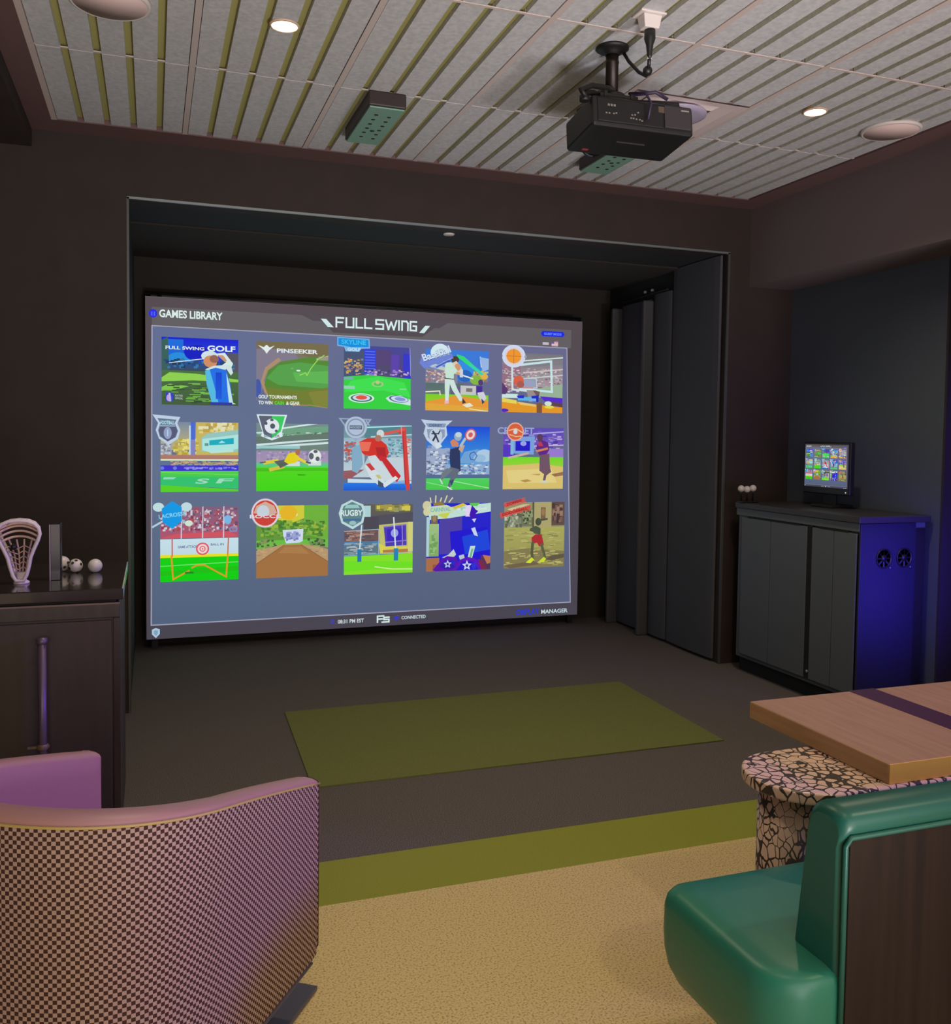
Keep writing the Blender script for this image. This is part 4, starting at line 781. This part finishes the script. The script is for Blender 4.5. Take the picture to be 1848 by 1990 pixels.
t = thing('ball_stand', 'low dark three post stand carrying golf balls on the far end of the charcoal cabinet', 'stand', (3.505,4.80,1.065))
MB().box((3.45,4.775,1.0655), (3.575,4.83,1.075)).build('base', M_blk, t, .003)
BZ = [1.152, 1.148, 1.154]
for k, x in enumerate((3.459,3.502,3.5455)):
    MB().lathe((x,4.80,1.075), [(.006,0),(.005,BZ[k]-1.075-.03),(.011,BZ[k]-1.075-.0195)], 14).build('post', M_blk2, t)
gb = thing('golf_ball', 'white golf ball at the left end of the stand on the charcoal cabinet', 'golf ball', (3.459,4.80,BZ[0]), 'golf balls on the cabinet stand')
MB().ball((3.459,4.80,BZ[0]), .0213, 0, 24, 16).build('ball', M_ball, gb)
copy_thing(gb, (3.502,4.80,BZ[1]), 'white golf ball in the middle of the stand on the charcoal cabinet')
copy_thing(gb, (3.5455,4.80,BZ[2]), 'white golf ball at the right end of the stand, nearest the monitor')

# ------------------------------------------------------------------ left console with things on top
LY, LX1 = 3.30, -.107
t = thing('console_cabinet', 'dark wood console with glossy top and one tall bar handle, left of the screen', 'cabinet', (-.62,3.62,0))
MB().box((-1.15,LY,.03), (LX1,3.95,.883)).build('carcass', M_darkp, t, .004)
MB().box((-1.13,LY+.03,0), (LX1-.03,3.92,.03)).build('plinth', M_cabd, t)
MB().box((-1.17,LY-.012,.893), (LX1+.012,3.96,.932)).build('countertop', M_gloss, t, .003)
MB().box((-1.14,LY+.012,.884), (LX1-.012,3.94,.893)).build('shadow_gap', M_cabd, t)
b = MB(); b.box((-1.16,LY-.008,.833), (LX1+.002,LY+.01,.884)); b.build('top_rail', M_dark, t, .002)
MB().box((-1.16,LY-.0095,.878), (LX1+.003,LY-.004,.8845)).build('rail_edge', M_edge, t, .001)
MB().box((LX1-.02,LY-.004,.03), (LX1+.003,LY+.02,.832)).build('corner_stile', M_dark, t, .002)
b = MB(); b.box((-.60,LY-.010,.05), (LX1-.024,LY+.004,.825)); dr = b.build('door', M_darkp, t, .003)
b = MB(); hx = -.342
b.tube([(hx,LY-.045,.775),(hx,LY-.045,.18)], .0135, 14); b.lathe((hx,LY-.045,.765), [(.015,0),(.0175,.004),(.0175,.018),(.001,.022)], 18)
for z in (.70,.24): b.tube([(hx,LY-.045,z),(hx,LY-.008,z)], .007, 8)
h_ = b.build('bar_handle', M_bar, dr)
b = MB(); b.lathe((hx,LY-.045,.415), [(.016,0),(.018,.004),(.018,.014),(.016,.018)], 18); b.box((hx-.045,LY-.05,.42), (hx+.02,LY-.04,.428)); b.build('collar', M_edge, h_)

# lacrosse head standing on the console
lz, ly, lx = .932, 3.47, -.432
t = thing('lacrosse_head', 'white lacrosse stick head with strung pocket standing on the dark console', 'lacrosse head', (lx,ly,lz))
half = [(.012,.012),(.022,.03),(.030,.06),(.036,.09),(.048,.12),(.062,.150),(.069,.172),(.066,.192),(.052,.208),(.030,.217)]
loop = [(x, z) for x, z in half] + [(0,.220)] + [(-x, z) for x, z in reversed(half)]
def lpt(x, d, z): return (lx+x*.97+.08*(z-.1)*-.25, ly+d, lz+z)
b = MB(); b.tube([lpt(x,-.012,z) for x, z in loop], .0065, 10, closed=True); b.build('front_rim', M_netw, t)
b = MB(); b.tube([lpt(x*.93,.03,z*.985+.003) for x, z in loop], .006, 10, closed=True)
for x, z in half[2:]:
    for s in (1,-1): b.tube([lpt(s*x,-.012,z), lpt(s*x*.93,.03,z*.985+.003)], .0035, 6)
b.build('sidewall', M_netw, t)
b = MB(); b.lathe((lx+.004,ly+.01,lz), [(.026,0),(.026,.006),(.017,.012),(.016,.04)], 18); b.build('throat', M_netw, t)
b = MB()
def wid(z):
    for (xa,za),(xb,zb) in zip(half[:-1], half[1:]):
        if za <= z <= zb: return xa+(xb-xa)*(z-za)/(zb-za)
    return .02
for z, dz in ((.145,.018),(.160,.022),(.175,.024),(.188,.020)):
    w = wid(z); b.tube([lpt(w*s, .0+.02*(1-s*s), z+dz*(1-s*s)) for s in [k/6-1 for k in range(13)]], .0042, 6)
for s in (-.6,-.2,.2,.6):
    b.tube([lpt(s*wid(z), .01+.04*math.sin(PI*min(1,z/.2)), z) for z in (.035,.06,.09,.12,.15)], .003, 6)
for z in (.05,.068,.086,.104,.122):
    w = wid(z); b.tube([lpt(w*s, .0+.045*(1-s*s)*math.sin(PI*min(1,z/.2)), z+.006*math.sin(6*s)) for s in [k/4-1 for k in range(9)]], .0022, 5)
b.build('strings', M_string, t)
b = MB(); b.ball((lx-.018,ly+.005,lz+.128), .011); b.build('pocket_stop', M_blk, t)

t = thing('acrylic_block', 'tall narrow dark smoked acrylic block standing beside the lacrosse head', 'display block', (-.322,3.55,lz))
MB().box((-.340,3.52,lz), (-.307,3.58,lz+.20)).build('block', M_acr, t, .002)
MB().box((-.343,3.516,lz), (-.339,3.522,lz+.198)).build('bright_edge', mat('pale_acrylic_edge', (150,126,140), .3), t)

def practice_ball(loc, label, holes, r=.0255):
    b_ = thing('practice_ball', label, 'ball', loc, 'practice balls on the console')
    MB().ball(loc, r, 0, 24, 16).build('ball', M_ball, b_)
    if holes:
        hb = MB(); rnd = random.Random(holes)
        for k in range(9):
            d = Vector((rnd.uniform(-1,1), rnd.uniform(-1,.1), rnd.uniform(-.8,.8))).normalized()
            c = Vector(loc)+d*(r-.0005); e = d.orthogonal().normalized(); f = d.cross(e)
            hb.rings([[c+d*.0008+(e*math.cos(2*PI*i/10)+f*math.sin(2*PI*i/10))*.0058 for i in range(10)]], 0, False, False, True)
        hb.build('hole', M_hole, b_)
practice_ball((-.203,3.68,lz+.0255), 'plain white ball on the console nearest the screen', 0)
practice_ball((-.272,3.70,lz+.0255), 'white ball with dark holes in the middle of the three on the console', 3)
practice_ball((-.322,3.74,lz+.029), 'white ball with large dark holes half hidden behind the acrylic block', 8, .029)

# ------------------------------------------------------------------ checked tub chair
F = Vector((.566,.824,0)); S = Vector((.824,-.566,0))
W2, FE, FS, BD, NE = .355, .36, -.05, .33, 2.6
CC = Vector((.389,2.24,0))-S*W2-F*FE
def plan(inset, m=40, ns=10):
    """U outline from the right arm end round the back to the left arm end: list of (s,f)"""
    w = W2-inset; bd = BD-inset; out = []
    for k in range(ns): out.append((w, FE+(FS-FE)*k/ns))
    for k in range(m+1):
        a = PI*k/m; c_, s_ = math.cos(a), math.sin(a)
        out.append((math.copysign(abs(c_)**(2/NE), c_)*w, FS-bd*abs(s_)**(2/NE)))
    for k in range(1, ns+1): out.append((-w, FS+(FE-FS)*k/ns))
    return out
def ztop(f):
    u = max(0, min(1, (FE-f)/(FE+.38)))
    return .590+.168*(1-(1-u)**1.25) if True else 0
def P3(s, f, z): v = CC+S*s+F*f; return Vector((v.x, v.y, z))
ch = thing('tub_chair', 'tub armchair seen from behind, checked fabric outside and pale pink leather inside', 'armchair', (CC.x,CC.y,0))
outer = plan(0); inner = plan(.075)
zb = .145
# outer shell with uv in metres
vs, fs, uvs = [], [], []
L_ = [0]
for a_, b_ in zip(outer[:-1], outer[1:]): L_.append(L_[-1]+math.hypot(a_[0]-b_[0], a_[1]-b_[1]))
levels = [0,.03,.12,.3,.5,.7,.85,.94,1]
for li, l in enumerate(levels):
    for (s_, f_), d in zip(outer, L_):
        z = zb+(ztop(f_)-zb)*l
        ff = f_
        if l < .05 and f_ > FE-.035: ff = FE-.035+(f_-(FE-.035))*(l/.03*.75 if l else 0)
        ins = 0 if l > 0 else .006
        vs.append(P3(s_*(1-ins/W2), ff, z)); uvs.append((d, z))
n_ = len(outer)
for li in range(len(levels)-1):
    for k in range(n_-1): fs.append((li*n_+k, li*n_+k+1, (li+1)*n_+k+1, (li+1)*n_+k))
mb = MB(); mb.add(vs, fs, 0, True)
sh = mb.build('outer_shell', M_check, ch)
ul = sh.data.uv_layers.new(name='UVMap')
for lp in sh.data.loops: ul.data[lp.index].uv = uvs[lp.vertex_index]
# leather lining: top roll and inside, arm end caps
mb = MB(); rr = []
for k, ((so, fo), (si, fi)) in enumerate(zip(outer, inner)):
    zt = ztop(fo); pts = []
    for q in range(7):
        a = PI*q/6; w = (1-math.cos(a))/2
        pts.append(P3(so+(si-so)*w, fo+(fi-fo)*w, zt+.014*math.sin(a)))
    pts.append(P3(si, fi, zt-.05)); pts.append(P3(si*.99, fi, zt-.16)); pts.append(P3(si*.98, fi, .30))
    rr.append(pts)
mb.rings(rr, 0, True, False, False, False)
mb.build('lining', M_pink, ch)
for sgn, nm in ((1,'arm_front'),(-1,'arm_front')):
    mb = MB(); o_ = []
    so, si = sgn*W2, sgn*(W2-.075); zt = ztop(FE)
    prof = [(so,zb+.03)] + [(so+(si-so)*(1-math.cos(PI*q/6))/2, zt+.014*math.sin(PI*q/6)) for q in range(7)] + [(si,zb+.03),((so+si)/2,zb)]
    mb.rings([[P3(s_,FE-.001,z) for s_, z in prof], [P3(s_*1.0,FE+.004,z) for s_, z in prof]], 0, False)
    mb.build(nm, M_check if sgn > 0 else M_pink, ch)
mb = MB(); mb.tube([P3(s_*1.004, f_*1.004, ztop(f_)+.001) for s_, f_ in outer], .0027, 8); mb.build('piping', M_pipe, ch)
mb = MB(); mb.tube([P3(s_*.992, min(f_,FE-.03), zb+.002) for s_, f_ in outer], .004, 8); mb.build('bottom_welt', M_plate, ch)
mb = MB(); ins = plan(.08, 24, 6); ins[-1] = (ins[-1][0], FE-.01)
base_o = [(s_, f_) for s_, f_ in ins]
def ringz(z, k): return [P3(s_*k, (f_+.0)*k+(0.0), z) for s_, f_ in base_o]
mb.rings([ringz(.28,.98), ringz(.29,1), ringz(.41,1), ringz(.43,.985), ringz(.44,.94)], 0, True); mb.build('seat_cushion', M_pink, ch, 0)
mb = MB(); mb.rings([[P3(s_*.97, f_*.97, zb+.004) for s_, f_ in plan(0,24,6)], [P3(s_*.97, f_*.97, .29) for s_, f_ in plan(0,24,6)]], 0, False); mb.build('underframe', M_blk2, ch)
mb = MB(); mb.lathe((CC.x+F.x*.02,CC.y+F.y*.02,0), [(.06,.012),(.035,.03),(.032,zb+.01)], 24); mb.build('pedestal', M_plate, ch)
mb = MB(); mb.rings([[P3(s_,f_,z) for s_, f_ in ((-.314,-.30),(.314,-.30),(.314,.450),(-.314,.450))] for z in (0.0005,.012)], 0, False); mb.build('base_plate', M_plate, ch, .002)

# ------------------------------------------------------------------ green banquette
bq = thing('banquette', 'green vinyl banquette bench with walnut back panel, lower right corner', 'bench', (2.1,1.5,0))
BX1 = 3.3
def seat_outline(i):
    return rrect(1.047+i, 1.309+i*.3, BX1, 1.727-i, [max(.095-i*.4,.02), .02, .02, max(.052-i*.3,.012)], 10)
prof = [(.236,.081),(.26,.048),(.284,.025),(.317,.009),(.355,.002),(.393,.0),(.446,.001),(.465,.005),(.477,.013),(.484,.026),(.488,.057)]
mb = MB()
rg = [[Vector((x,y,z)) for x, y in seat_outline(i)] for z, i in prof]
rg.append([Vector((x,y,.490)) for x, y in rrect(1.047+.1,1.335,BX1-.02,1.727-.1,[.06,.01,.01,.02],10)])
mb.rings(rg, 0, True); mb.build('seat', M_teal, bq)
mb = MB(); mb.prism(rrect(1.145,1.335,BX1,1.64,.02,4), 0, .24); mb.build('plinth', M_walnut, bq)
# back: upright slab, a little thinner at the top, with a soft roll along its top edge
X0 = 1.178
yz = [(1.308,.36),(1.308,.735),(1.301,.752),(1.299,.762),(1.302,.776),(1.313,.786),(1.338,.790),(1.375,.787),(1.393,.777),(1.402,.760),(1.408,.735),(1.440,.484),(1.443,.36)]
cyz = (1.365,.60)
def slab(x, k): return [Vector((x, cyz[0]+(y-cyz[0])*(1-k*.25), z-k*.02*(1 if z > .65 else 0))) for y, z in yz]
rg = [slab(X0, 1.0), slab(X0+.004,.55), slab(X0+.012,.2), slab(X0+.026,0), slab(BX1,0)]
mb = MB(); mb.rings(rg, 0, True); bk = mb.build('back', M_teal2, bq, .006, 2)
mb = MB(); mb.tube([(X0+.006,1.303,.36),(X0+.006,1.303,.728),(X0+.014,1.300,.744),(BX1,1.300,.746)], .0052, 8); mb.build('piping', M_teal2, bk)
mb = MB(); mb.tube([(X0+.012,1.312,.005),(X0+.012,1.312,.48)], .006, 8); mb.build('piping', M_teal2, bk)
MB().box((X0+.012,1.298,.0), (BX1,1.310,.741)).build('back_panel', M_walnut, bq, .002)

# ------------------------------------------------------------------ table
tb = thing('booth_table', 'light wood table with plum stripe resting on a crackle patterned terrazzo stand', 'table', (2.1,1.9,0))
TZ = .693
top = MB().box((1.656,1.693,TZ-.0505), (2.9,2.231,TZ)).build('tabletop', M_wood, tb, .004)
MB().box((1.660,1.6905,TZ-.0495), (2.9,1.6935,TZ-.002)).build('lit_edge_strip', mat('wood_edge_lit_orange', (252,196,92), .45), top)  # warm light on the near edge, put into a brighter orange colour
MB().box((2.017,1.6915,TZ-.051), (2.115,2.2325,TZ+.0008)).build('inlay_stripe', M_inlay, top)
mb = MB(); ol = []
cxl, cyl, rl = 1.525, 1.828, .150
for k in range(25):
    a = PI/2+PI*k/24; ol.append((cxl+rl*math.cos(a), cyl+rl*math.sin(a)))
ol += [(2.8,cyl-rl),(2.8,cyl+rl)]
mb.prism(ol, .613, .6425); mb.build('terrazzo_slab', M_terr, tb, .006, 3)
for px in (1.478, 2.7):
    mb = MB(); mb.lathe((px,1.826,0), [(.074,0),(.074,.613)], 40); mb.build('pedestal', M_terr2, tb)

# ------------------------------------------------------------------ coloured accent lamps, out of frame to the right, and added unseen fill lights
def area(name, loc, aim, size, energy, color):
    ld = bpy.data.lights.new(name, 'AREA'); ld.energy = energy; ld.color = color; ld.shape = 'DISK'; ld.size = size
    o = bpy.data.objects.new(name, ld); COL.objects.link(o); o.location = loc
    o.rotation_euler = (Vector(aim)-Vector(loc)).to_track_quat('-Z','Y').to_euler(); return o
def point(name, loc, energy, color, r=.08):
    ld = bpy.data.lights.new(name, 'POINT'); ld.energy = energy; ld.color = color; ld.shadow_soft_size = r
    o = bpy.data.objects.new(name, ld); COL.objects.link(o); o.location = loc; return o
def aimed_spot(name, loc, aim, energy, color, size, blend, radius):
    o = lamp_spot(loc, energy, color, size, radius, blend); o.name = name
    o.rotation_euler = (Vector(aim)-Vector(loc)).to_track_quat('-Z','Y').to_euler(); return o
def rect_light(name, loc, aim, sx, sy, energy, color):
    o = area(name, loc, aim, 1, energy, color); o.data.shape = 'RECTANGLE'; o.data.size = sx; o.data.size_y = sy; return o
bl = rect_light('blue_led_lamp', (3.70,3.18,.72), (3.68,3.8,.72), .36, .66, 3.3, (.07,.04,1.0)); bl.data.spread = math.radians(84)
aimed_spot('blue_led_lamp', (4.7,2.7,1.6), (4.45,3.75,1.3), 20, (.12,.06,1.0), 84, .9, .08)
aimed_spot('violet_led_lamp', (6.2,1.0,2.05), (0,2.4,.85), 950, (.20,.09,1.0), 30, 1.0, .3)
rect_light('rear_fill_light', (.7,-2.55,1.5), (.7,5,1.5), 5.2, 2.6, 105, (1.0,.89,.80))  # unseen broad fill added behind the camera to brighten the room
aimed_spot('ceiling_fill_spot', (.8,-.6,.3), (.5,3.1,2.93), 350, (.95,.96,1.0), 66, 1.0, .3)  # unseen spot added behind the camera to brighten the ceiling
aimed_spot('ceiling_fill_spot', (2.7,-.6,.25), (3.1,3.4,2.93), 340, (.98,.93,.97), 68, 1.0, .25)  # second added spot, brightens the right of the ceiling

# ------------------------------------------------------------------ render look
w = bpy.data.worlds.new('world'); scene.world = w; w.use_nodes = True
w.node_tree.nodes['Background'].inputs['Color'].default_value = (.02,.018,.018,1)
scene.view_settings.view_transform = 'Standard'; scene.view_settings.look = 'None'
scene.view_settings.gamma = 1; scene.view_settings.use_curve_mapping = False
scene.view_settings.exposure = 0
try: scene.cycles.use_denoising = True
except Exception: pass
